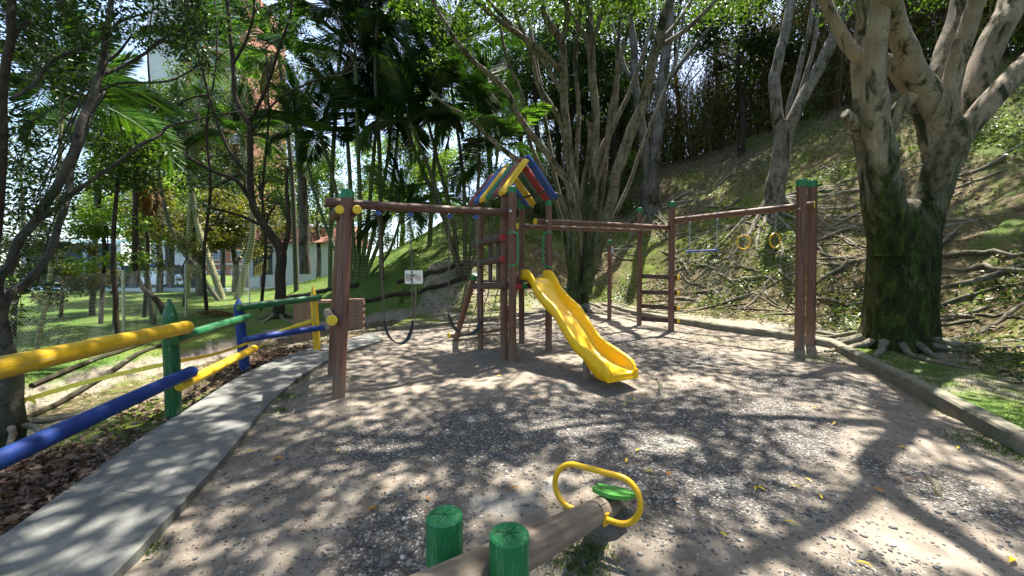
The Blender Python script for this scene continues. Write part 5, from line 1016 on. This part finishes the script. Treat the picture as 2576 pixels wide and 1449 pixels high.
# sunlit shrubs below the far trees, left of the roof
SU = []; SL = ['light shrub on the slope left of the sign, above the left swing', 'light shrub on the slope above the sign', 'light shrub on the slope between sign and rope net', 'light shrub on the slope left of the roof eave', 'pale shrub low on the slope behind the palm clump', 'pale shrub lowest on the slope near the swing frame', 'green shrub behind the right eave of the roof', 'green shrub left of the fan of stems', 'green shrub between the fan of stems', 'green shrub before the pair of grey stems']
for px, py, Y, r in ((1060, 520, 22, 1.7), (1120, 500, 23, 1.8), (1180, 500, 23, 1.8), (1240, 490, 22, 1.6), (1000, 560, 22, 1.5), (960, 590, 22, 1.4), (1300, 480, 21, 1.5), (1370, 470, 20.5, 1.4), (1520, 430, 21, 1.5), (1570, 440, 21.5, 1.4)):
    p = W(px, py, Y); g = at_ground(p.x, Y); T = Tree('shrub', g, SL[len(SU)], 'shrub', M['bark_dark'], M['leaf_light' if px < 1260 else 'leaf_mid'], 'shrubs along the top of the slope'); SU.append(T); T.stem([g-V3((0, 0, .1)), g+V3((0, 0, .8)), g+V3((.1, 0, 1.8))], [.05, .04, .02], 'trunk', n=6)
    for _ in range(9): T.cluster(g+V3((random.uniform(-1, 1)*r, random.uniform(-1, 1)*r*.7, random.uniform(.3, 3.))), .7, 210, .15, .06)
    T.finish()
# ---------------------------------------------------------------- hillside cover, litter, grass
def scatter(n, x0, x1, y0, y1, fn, near=True):
    out = []; tot = 0
    while tot < n:
        x = rng.uniform(x0, x1, 30000); y = rng.uniform(y0, y1, 30000); w = fn(x, y)
        if near: w = w*np.clip(36/(x*x+y*y), 0, 1)
        k = rng.uniform(size=len(x)) < w; q = np.column_stack([x[k], y[k]]); out.append(q); tot += len(q)
    P = np.concatenate(out)[:n]; return np.column_stack([P, hgt(P[:, 0], P[:, 1])])
def dsteep(x, y):
    d = np.empty(len(x)); s = np.empty(len(x))
    for i in range(0, len(x), 20000): d[i:i+20000], s[i:i+20000] = foot_info(x[i:i+20000], y[i:i+20000])
    return d, s
def inplay_(x, y): return inside(x, y, PLAY)
def w_hill(x, y):
    d, s = dsteep(x, y); return ((d > .15) & (d < 13) & (s > .25))*np.clip(.45+.9*fbm(x*.7, y*.7, 81), .06, 1)
def flat_leaves(P, L, Wd, lift=.012, tilt=.35):
    n = len(P); A = rng.normal(size=(n, 3)); A[:, 2] *= .25; Nn = rng.normal(size=(n, 3))*tilt; Nn[:, 2] += 1; l = L*rng.uniform(.6, 1.4, n); return leaf_mesh(P+np.array([0, 0, lift]), A, Nn, l, l*Wd/L, .12)
M['litter'] = m_leaf('dry_leaf_litter', [(.05, .033, .02), (.13, .088, .054), (.27, .20, .13), (.48, .40, .29), (.10, .066, .04)], .15, .75, .15)
M['litter_red'] = m_leaf('reddish_dry_leaf', [(.035, .022, .016), (.07, .042, .03), (.12, .075, .054), (.21, .145, .105), (.08, .045, .034)], .12, .7, .2)
P = scatter(24000, -3, 22, 2, 26, w_hill); V, F = flat_leaves(P, .10, .046)
tag(link('leaf_litter', fast_mesh('leaf_litter', V, F), M['litter']), 'dry brown leaf litter covering the rooty hillside', 'leaf litter', kind='stuff')
P = scatter(27000, -4, 22, 2, 26, lambda x, y: w_hill(x, y)*np.clip(.3+fbm(x*.9, y*.9, 85)*1.6, 0, 1)); P[:, 2] += rng.uniform(.01, .1, len(P)); V, F = rand_leaves(P, .085, .042, droop=-.15, up=1., lv=.6)
tag(link('ground_cover', fast_mesh('ground_cover', V, F), m_leaf('creeper_leaf', [(.035, .065, .014), (.075, .125, .03), (.16, .22, .075), (.06, .10, .024)], .3, .38, .5)), 'small green creeping leaves scattered over the hillside', 'ground cover', kind='stuff')
def w_lit(x, y):
    e = np.sqrt(((x[:, None]-PLD[None, :, 0])**2+(y[:, None]-PLD[None, :, 1])**2).min(1)); left = x < np.interp(y, PL[:, 1], PL[:, 0]); nearf = smooth01(3.4, 2.9, y)+.9*smooth01(5.6, 6.2, y)*smooth01(7.6, 7.0, y)
    return left*(e < 1.05)*np.clip(1.15-e*.9+fbm(x*2, y*2, 91)*.5, 0, 1)*np.clip(nearf+.12, 0, 1)
P = scatter(9000, -6.5, -2.5, .8, 8.5, w_lit); P[:, 2] += rng.uniform(.0, .05, len(P)); V, F = flat_leaves(P, .06, .034, .01, .8)
tag(link('leaf_pile', fast_mesh('leaf_pile', V, F), M['litter_red']), 'reddish brown fallen leaves heaped along the path edge', 'leaf litter', kind='stuff')
M['grass'] = m_leaf('grass_blade', [(.025, .06, .008), (.05, .10, .014), (.09, .15, .025), (.13, .17, .04)], .4, .5, .3)
def grass(P, hmin, hmax, wd, name, label):
    n = len(P); A = rng.normal(size=(n, 3))*.55; A[:, 2] = 1; V, F = blades(P-np.array([0, 0, .01]), A, rng.uniform(hmin, hmax, n), np.full(n, wd), np.full(n, .35), 2); tag(link(name, fast_mesh(name, V, F), M['grass']), label, 'grass', kind='stuff')
def w_gr(x, y):
    d, s = dsteep(x, y); right = (x > 4) & ~inplay_(x, y) & (y < 13); return right*np.clip(.45+.9*fbm(x*.9, y*.9, 31)-.05*np.maximum(y-7, 0), 0, 1)*(np.interp(y, [p[1] for p in KERB_R], [p[0] for p in KERB_R])+.2 < x)
grass(scatter(30000, 4.2, 16, 1.2, 13, w_gr), .03, .11, .009, 'grass', 'short green grass beyond the right kerb')
def w_hg(x, y):
    d, s = dsteep(x, y); return ((d > .3) & (d < 12) & (s > .3))*np.clip(-.15+1.6*fbm(x*.8, y*.8, 87), 0, 1)
grass(scatter(16000, -3, 22, 3, 24, w_hg), .06, .2, .013, 'hill_grass', 'tufts of grass growing on the rooty hillside')
def w_bank(x, y):
    e = np.sqrt(((x[:, None]-PLD[None, :, 0])**2+(y[:, None]-PLD[None, :, 1])**2).min(1)); left = x < np.interp(y, PL[:, 1], PL[:, 0]); return left*(e > .1)*(e < 4.2)*np.clip(.3+1.1*fbm(x*1.2, y*1.2, 95), 0, 1)
grass(scatter(14000, -9, -2.6, 1.5, 11, w_bank), .02, .08, .008, 'bank_grass', 'patchy grass on the bank behind the rail fence')
grass(scatter(26000, -26, -5, 6, 26, lambda x, y: (x < -7.4)*1.0), .03, .07, .02, 'lawn_grass', 'sunlit lawn grass beyond the chain-link fence')
def w_slope(x, y): d, s = dsteep(x, y); return (s < .42)*(d > 2.5)*(d < 16)*(x > -14)*np.clip(.6+fbm(x*.8, y*.8, 97), 0, 1)
grass(scatter(22000, -14, 3, 13, 30, w_slope), .05, .16, .022, 'slope_grass', 'grass on the sunlit slope behind the palms')
tuft = []
for px, py, r, n in ((740, 960, .16, 500), (715, 1000, .18, 500), (700, 1035, .10, 200), (880, 950, .12, 150), (1450, 1420, .17, 620), (1490, 1390, .10, 260), (385, 1390, .06, 120), (600, 1105, .05, 60), (2440, 1050, .2, 500), (2400, 1035, .16, 350), (2470, 1110, .22, 600), (2100, 895, .45, 900), (2050, 905, .3, 500), (1770, 850, .4, 500), (1850, 865, .4, 400), (1060, 790, .6, 700), (950, 800, .6, 600), (1250, 860, .25, 200), (1215, 865, .1, 120), (1960, 880, .4, 500), (1170, 780, .6, 500), (2560, 1150, .2, 400)):
    c = hit(px, py, 1.); q = rng.normal(size=(n, 2))*r*.6; tuft.append(np.column_stack([c.x+q[:, 0], c.y+q[:, 1], np.zeros(n)]))
P = np.concatenate(tuft); P[:, 2] = hgt(P[:, 0], P[:, 1]); grass(P, .025, .085, .007, 'weed_tufts', 'weeds sprouting at the edges of the gravel')
# ---------------------------------------------------------------- pebbles
ph = (1+5**.5)/2; ico = unit(np.array([(-1, ph, 0), (1, ph, 0), (-1, -ph, 0), (1, -ph, 0), (0, -1, ph), (0, 1, ph), (0, -1, -ph), (0, 1, -ph), (ph, 0, -1), (ph, 0, 1), (-ph, 0, -1), (-ph, 0, 1)], float))
icf = np.array([(0, 11, 5), (0, 5, 1), (0, 1, 7), (0, 7, 10), (0, 10, 11), (1, 5, 9), (5, 11, 4), (11, 10, 2), (10, 7, 6), (7, 1, 8), (3, 9, 4), (3, 4, 2), (3, 2, 6), (3, 6, 8), (3, 8, 9), (4, 9, 5), (2, 4, 11), (6, 2, 10), (8, 6, 7), (9, 8, 1)])
def w_peb(x, y): return inplay_(x, y)*(np.clip(gravel_w(x, y)-.05, 0, 1)+.055+.05*np.clip(fbm(x*1.6, y*1.6, 99), 0, 1))*np.clip(14/(x*x+y*y+4), 0, 1)
P = scatter(34000, -3.2, 6.2, 1.0, 11, w_peb, False); n = len(P); s = rng.gamma(2.2, .0022, n)+.0022; sc3 = s[:, None]*np.column_stack([rng.uniform(.8, 1.5, n), rng.uniform(.7, 1.1, n), rng.uniform(.4, .7, n)])
a = rng.uniform(0, 6.283, n); V = ico[None]*sc3[:, None, :]*(1+rng.uniform(-.12, .12, (n, 12, 1))); ca, sa = np.cos(a)[:, None], np.sin(a)[:, None]
V = np.stack([V[:, :, 0]*ca-V[:, :, 1]*sa, V[:, :, 0]*sa+V[:, :, 1]*ca, V[:, :, 2]], 2)+P[:, None, :]+np.stack([0*s, 0*s, s*.08], 1)[:, None, :]
m, nt, b = mat('pebble_stone', .6, .35); geo = N(nt, 'ShaderNodeNewGeometry'); nt.links.new(ramp(nt, geo.outputs['Random Per Island'], [(0, (.055, .056, .06)), (.3, (.095, .09, .086)), (.55, (.14, .125, .108)), (.8, (.20, .18, .15)), (.94, (.30, .275, .24)), (1, (.46, .43, .39))]), b.inputs['Base Color'])
tag(link('gravel', fast_mesh('gravel', V.reshape(-1, 3), (icf[None]+(np.arange(n)*12)[:, None, None]).reshape(-1, 3), True), m), 'loose grey and white pebbles strewn over the dirt', 'gravel', kind='stuff')
P = scatter(4200, -3, 6.2, 1.0, 12, lambda x, y: inplay_(x, y)*np.clip(.25+fbm(x*1.1, y*1.1, 111), .03, 1)*np.clip(12/(x*x+y*y+3), 0, 1), False); V, F = flat_leaves(P, .026, .010, .004, .5)
tag(link('ground_debris', fast_mesh('ground_debris', V, F), M['litter_red']), 'tiny dry twigs and leaf bits littering the playground dirt', 'debris', kind='stuff')
# ---------------------------------------------------------------- single fallen leaves
def leafobj():
    n = 7; mb = MB(); vs = []
    for i in range(n):
        t = i/(n-1); w = .5*math.sin(math.pi*t**.85)*.5+.01; zz = .10*math.sin(t*3)+.0
        vs += [(t-.5, -w*.55, zz+.08*w*4), (t-.5, 0, zz), (t-.5, w*.55, zz+.10*w*4)]
    fs = []
    for i in range(n-1): fs += [(i*3, i*3+1, i*3+4, i*3+3), (i*3+1, i*3+2, i*3+5, i*3+4)]
    return mb.add(vs, fs).mesh('fallen_leaf', True)
lm = {k: leafobj() for k in ('yellow', 'orange', 'brown')}
lm['yellow'].materials.append(m_leaf('yellow_fallen_leaf', [(.62, .45, .03), (.62, .45, .03)], .25, .5)); lm['orange'].materials.append(m_leaf('orange_fallen_leaf', [(.42, .18, .03), (.42, .18, .03)], .2, .5)); lm['brown'].materials.append(m_leaf('brown_fallen_leaf', [(.16, .06, .025), (.16, .06, .025)], .1, .6))
LL = {'yellow': ('yellow fallen leaf lying flat on the bare playground', 'yellow leaves on the playground'), 'orange': ('orange fallen leaf curled on the bare playground', 'orange leaves on the playground'), 'brown': ('dark brown fallen leaf lying on the bare playground', 'brown leaves on the playground')}
for col, pts in (('yellow', [(628, 1140), (1605, 1137), (1576, 1167), (1903, 1235), (1915, 1239), (1820, 1351), (2033, 1216), (2176, 1438), (2545, 1420), (2064, 1256), (1633, 1196), (2100, 1070), (2270, 1130), (850, 1138), (2110, 868), (1595, 1008), (1570, 1020), (2050, 1030), (2350, 1000), (1255, 950), (2410, 1130), (2000, 1230), (1990, 1330)]),
                 ('orange', [(700, 1157), (945, 1292), (935, 1288), (1294, 1236), (1076, 1262), (1718, 1142), (1590, 993), (1625, 996), (1682, 1197), (1115, 952), (718, 1097), (2210, 1245), (1350, 1005)]), ('brown', [(1200, 1080), (1940, 1120), (1560, 1330), (820, 1260), (1030, 1010), (1410, 1180), (2290, 1210), (2230, 1050), (1700, 1270), (1170, 1010)])):
    for px, py in pts:
        p = hit(px, py, .9); s = random.uniform(.055, .085); o = link('fallen_leaf', lm[col], None, None, Matrix.Translation(p+V3((0, 0, .012))) @ Matrix.Rotation(random.uniform(0, 6.28), 4, 'Z') @ Matrix.Rotation(random.uniform(-.4, .4), 4, 'X') @ Matrix.Scale(s, 4)); tag(o, LL[col][0], 'leaf', LL[col][1])
# sticks on the ground
for a, b, r, lab in (((1652, 955), (1668, 1000), .02, 'stubby pale root end poking out right of the slide'), ((2335, 1205), (2375, 1270), .018, 'pale stick half buried in the sunlit dirt at right')):
    p0 = hit(*a, 1.5); p1 = hit(*b, 1.5); mb = MB().tube(spline([p0, p0.lerp(p1, .4)+V3((.02, 0, .015)), p0.lerp(p1, .7)+V3((-.01, 0, .01)), p1], 4), lerps([r, r*1.2, r*.9, r*.5], 4), 7, True, .1); tag(mb.build('stick', M['root'], None, True), lab, 'stick')
# ---------------------------------------------------------------- bank edging, terrace logs
def ground_tube(pp, r, name, label, cat, m, y0=4, sunk=.3, group=None):
    P = [hit(x, y, y0, 40) for x, y in pp]; P = spline(P, 5); X_ = np.array([p.x for p in P]); Y_ = np.array([p.y for p in P]); Z_ = hgt(X_, Y_); Q = [V3((x, y, z+r*(1-sunk))) for x, y, z in zip(X_, Y_, Z_)]
    tag(MB().tube(Q, r, 8, True, .05).build(name, m, None, True), label, cat, group)
ground_tube([(60, 1062), (180, 1000), (300, 930), (420, 868), (520, 838)], .045, 'edging_log', 'long dark edging log running down the mossy bank', 'log', M['bark_dark'])
ground_tube([(80, 975), (250, 905), (400, 850), (470, 830)], .045, 'edging_log', 'dark edging log along the foot of the bank, nearer the lawn', 'log', M['bark_dark'])
ground_tube([(700, 755), (800, 737), (900, 722)], .09, 'edging_log', 'dark terrace log on the bank above the brick bench', 'log', M['bark_dark'], 8)
ground_tube([(900, 765), (1010, 745), (1120, 722), (1200, 700)], .08, 'edging_log', 'dark terrace log on the bank below the sign', 'log', M['bark_dark'], 8)
ground_tube([(1000, 715), (1100, 690), (1200, 662)], .08, 'edging_log', 'dark terrace log on the bank between the palm clumps', 'log', M['bark_dark'], 8)
# ---------------------------------------------------------------- chain-link fences
M['wire'] = m_plain('fence_wire', (.33, .35, .33), .5, .4, .2, 20, .3, 0)
def chainlink(pts, ht, cell, wr, label, post_r=.03, z0=0.):
    root = thing('chain_link_fence', (*pts[0], H1(*pts[0])), label, 'fence'); P = dense(np.array([(x, y, 0) for x, y in pts], float), 3.)[:, :2]; zs = hgt(P[:, 0], P[:, 1])
    for p, z in zip(P, zs): MB().tube([V3((p[0], p[1], z-.2)), V3((p[0], p[1], z+ht+.05))], post_r, 8).build('post', M['steel'], root, True)
    for i in range(len(P)-1):
        a = V3((*P[i], zs[i])); b = V3((*P[i+1], zs[i+1])); L = (b-a).length; n = int(L/cell); mb = MB(); u = (b-a)/L
        for k in range(-int(ht/cell), n+1):
            for s in (1, -1):
                x0 = k*cell; x1 = x0+ht; lo = max(0, x0); hi = min(L, x1)
                if hi-lo < .02: continue
                za, zb = lo-x0, hi-x0
                if s < 0: za, zb = ht-za, ht-zb
                off = V3((u.y, -u.x, 0))*wr*s; mb.tube([a+u*lo+V3((0, 0, za))+off, a+u*hi+V3((0, 0, zb))+off], wr, 3, False)
        mb.build('wire_mesh', M['wire'], root)
chainlink([(-7.6, 2.5), (-8.6, 6.5), (-10.6, 12.5), (-11.6, 17), (-9.8, 20.5)], 1.7, .075, .0016, 'chain-link fence of thin wire between the bank and the lawn')
cp = [hit(px, py, 8, 40) for px, py in ((1800, 352), (1905, 318), (2010, 292), (2120, 262))]
hf = thing('hill_fence', cp[0], 'thin grey metal fence posts with braces along the crest', 'fence')
for i, p in enumerate(cp):
    MB().tube([p-V3((0, 0, .2)), p+V3((0, 0, 2.0)), p+V3((-.15, -.1, 2.35))], .032, 6).build('post', M['steel'], hf, True)
    if i < 3: MB().tube([p+V3((0, 0, 1.2)), p.lerp(cp[i+1], .45)+V3((0, 0, -.05))], .022, 6).build('brace', M['steel'], hf, True); MB().tube([p+V3((0, 0, 1.9)), cp[i+1]+V3((0, 0, 1.9))], .008, 4).build('wire', M['wire'], hf, True)
# ---------------------------------------------------------------- pool and houses beyond the lawn
m, nt, b = mat('pool_water', .06, .5); b.inputs['Base Color'].default_value = (.03, .30, .55, 1); bump(nt, b, noise(nt, coords(nt), 3, 4), .15, .03); M['water'] = m
pz = H1(-28, 25.2); pool = thing('pool', (-27, 27, pz), None, None, None, 'structure')
MB().box((-27, 27.2, pz+.02), (17.5, 5.2, .30)).build('pool_rim', m_plain('pool_tile', (.55, .56, .55), .5), pool); MB().box((-27, 27.2, pz+.14), (16.7, 4.5, .1)).build('pool_water', M['water'], pool)
M['redbrick'] = m_plain('red_brick_wall', (.34, .15, .105), .9, .2, .15, 2.2, b_str=.2); M['greywall'] = m_plain('grey_white_wall', (.50, .50, .53), .9, .2, .08, .8); M['glass'] = m_plain('window_glass', (.10, .14, .18), .12, .5, .3, 1, b_str=0); M['darkscreen'] = m_plain('dark_screen', (.04, .045, .05), .8, .2, .2, 4); M['tile'] = m_plain('clay_roof', (.20, .095, .065), .8, .2, .3, 3); M['yrail'] = m_plain('yellow_rail_paint', (.75, .48, .05), .5); M['metalroof'] = m_plain('metal_roof', (.40, .42, .40), .5, .4, .15, 1.5)
tb = thing('apartment_tower', (-44, 58, 1), 'tall red brick apartment tower with a grey-white corner beyond the trees', 'building'); DY = 58
x0, x1, x2 = W(385, 300, DY).x, W(470, 300, DY).x, W(622, 300, DY).x; x3 = W(720, 300, DY).x
MB().box(((x1+x2)/2, DY+5, 23), (x2-x1, 10, 46)).build('brick_wall', M['redbrick'], tb); MB().box(((x0+x1)/2, DY+4.8, 24), (x1-x0-.02, 11, 48)).build('corner_wall', M['greywall'], tb); MB().box(((x2+x3)/2+.01, DY+7, 7), (x3-x2, 8, 13.4)).build('annex_wall', M['greywall'], tb)
wf = MB().box((0, 0, 0), (1.7, .12, 1.5)).mesh('window'); wg = [MB().box((s*.40, -.05, 0), (.72, .06, 1.3)).mesh('pane') for s in (-1, 1)]
for fl in range(15):
    for k in range(3):
        w = link('window', wf, M['white'], tb, Matrix.Translation((x1+(x2-x1)*(.2+.3*k), DY-.02, 2.6+fl*2.9)))
        for g in wg: link('pane', g, M['glass'], w, Matrix.Translation((x1+(x2-x1)*(.2+.3*k), DY-.04, 2.6+fl*2.9)))
    MB().box(((x1+x2)/2, DY-.06, 1.3+fl*2.9), (x2-x1, .12, .22)).build('floor_band', M['greywall'], tb)
hs = thing('white_house', bx(690, 30), 'low white house with clay roof and dark doorway beyond the slope', 'building'); hy = 31; hz = H1(W(700, 690, hy).x, hy)
xa, xb = W(612, 650, hy).x, W(860, 650, hy).x; zt = W(700, 612, hy).z
MB().box(((xa+xb)/2, hy+2.5, (hz+zt)/2-.5), (xb-xa, 5, zt-hz+1)).build('wall', M['white'], hs); MB().box((W(660, 650, hy).x, hy-.02, W(660, 655, hy).z), (1.7, .1, 2.3)).build('doorway', M['darkscreen'], hs); MB().box((W(625, 650, hy).x, hy-.08, W(625, 655, hy).z), (.9, .1, 2.6)).build('grey_panel', M['greywall'], hs)
rf = MB(); rf.add([(xa-.5, hy-.6, zt), (xb+.5, hy-.6, zt), (xb+.5, hy+2.5, zt+1.7), (xa-.5, hy+2.5, zt+1.7), (xa-.5, hy+5.6, zt), (xb+.5, hy+5.6, zt)], [(0, 1, 2, 3), (3, 2, 5, 4), (0, 3, 4), (1, 5, 2)]); rf.build('roof', M['tile'], hs)
for k in range(6): MB().box((W(688+k*2.4, 650, hy).x, hy-.1, W(690, 662, hy).z), (.03, .03, 1.5)).build('gate_bar', M['white'], hs)
rl = thing('stair_railing', W(655, 690, 29), 'small yellow stair railing beside the white house', 'railing'); r0 = W(642, 690, 29); r1 = W(673, 672, 29)
for t in np.linspace(0, 1, 7): p = r0.lerp(r1, t); MB().tube([p-V3((0, 0, .3)), p+V3((0, 0, .55))], .03, 6).build('baluster', M['yrail'], rl)
MB().tube([r0+V3((0, 0, .55)), r1+V3((0, 0, .55))], .04, 6).build('top_rail', M['yrail'], rl); MB().tube([r0+V3((0, 0, -.1)), r1+V3((0, 0, -.1))], .03, 6).build('bottom_rail', M['yrail'], rl)
cn = thing('court_roof', W(560, 600, 34), 'sloping metal court roof on white trusses before the brick tower', 'roof'); c0 = W(470, 498, 36); c1 = W(655, 575, 33); c2 = V3((c1.x-2, c1.y+9, c1.z+.3)); c3 = V3((c0.x-2, c0.y+9, c0.z+.3)); up = V3((0, 0, .12))
MB().add([c0, c1, c2, c3, c0+up, c1+up, c2+up, c3+up], [(3, 2, 1, 0), (4, 5, 6, 7), (0, 1, 5, 4), (1, 2, 6, 5), (2, 3, 7, 6), (3, 0, 4, 7)]).build('roof_sheet', M['metalroof'], cn)
mb = MB(); dn = V3((0, 0, -.8)); mb.tube([c0+dn, c1+dn], .06, 6)
for k in range(8): mb.tube([c0.lerp(c1, k/8), c0.lerp(c1, (k+.5)/8)+dn, c0.lerp(c1, (k+1)/8)], .04, 5)
mb.build('truss', M['white'], cn)
for t in (.05, .95): p = c0.lerp(c1, t); MB().tube([V3((p.x, p.y, .4)), p], .1, 8).build('column', M['white'], cn, True)
pv_ = thing('pool_pavilion', W(300, 720, 31), 'dark screened pool pavilion with white frame beyond the pool', 'building'); py_ = 31.
def pbox(xa, ya, xb, yb, m, name, d=.15, Y=py_): a = W(xa, ya, Y); b = W(xb, yb, Y); MB().box(((a.x+b.x)/2, Y, (a.z+b.z)/2), (abs(b.x-a.x), d, abs(b.z-a.z))).build(name, M[m], pv_)
pbox(60, 612, 300, 722, 'darkscreen', 'screen'); pbox(300, 668, 500, 722, 'darkscreen', 'low_screen')
for x in (62, 215, 300, 352, 430, 500): pbox(x-1.6, 606, x+1.6, 724, 'white', 'frame_post', .3, py_-.2)
pbox(60, 604, 505, 609, 'white', 'frame_rail', .3, py_-.21); pbox(356, 672, 418, 716, 'white', 'white_panel', .2, py_-.4); pbox(440, 690, 470, 716, 'white', 'white_panel', .2, py_-.4); pbox(350, 664, 424, 672, 'bluepl', 'blue_strip', .2, py_-.45)
a = W(62, 606, py_-.5); MB().tube([W(70, 612, 30.5), W(130, 660, 30.5)], .07, 6).build('frame_brace', M['white'], pv_)
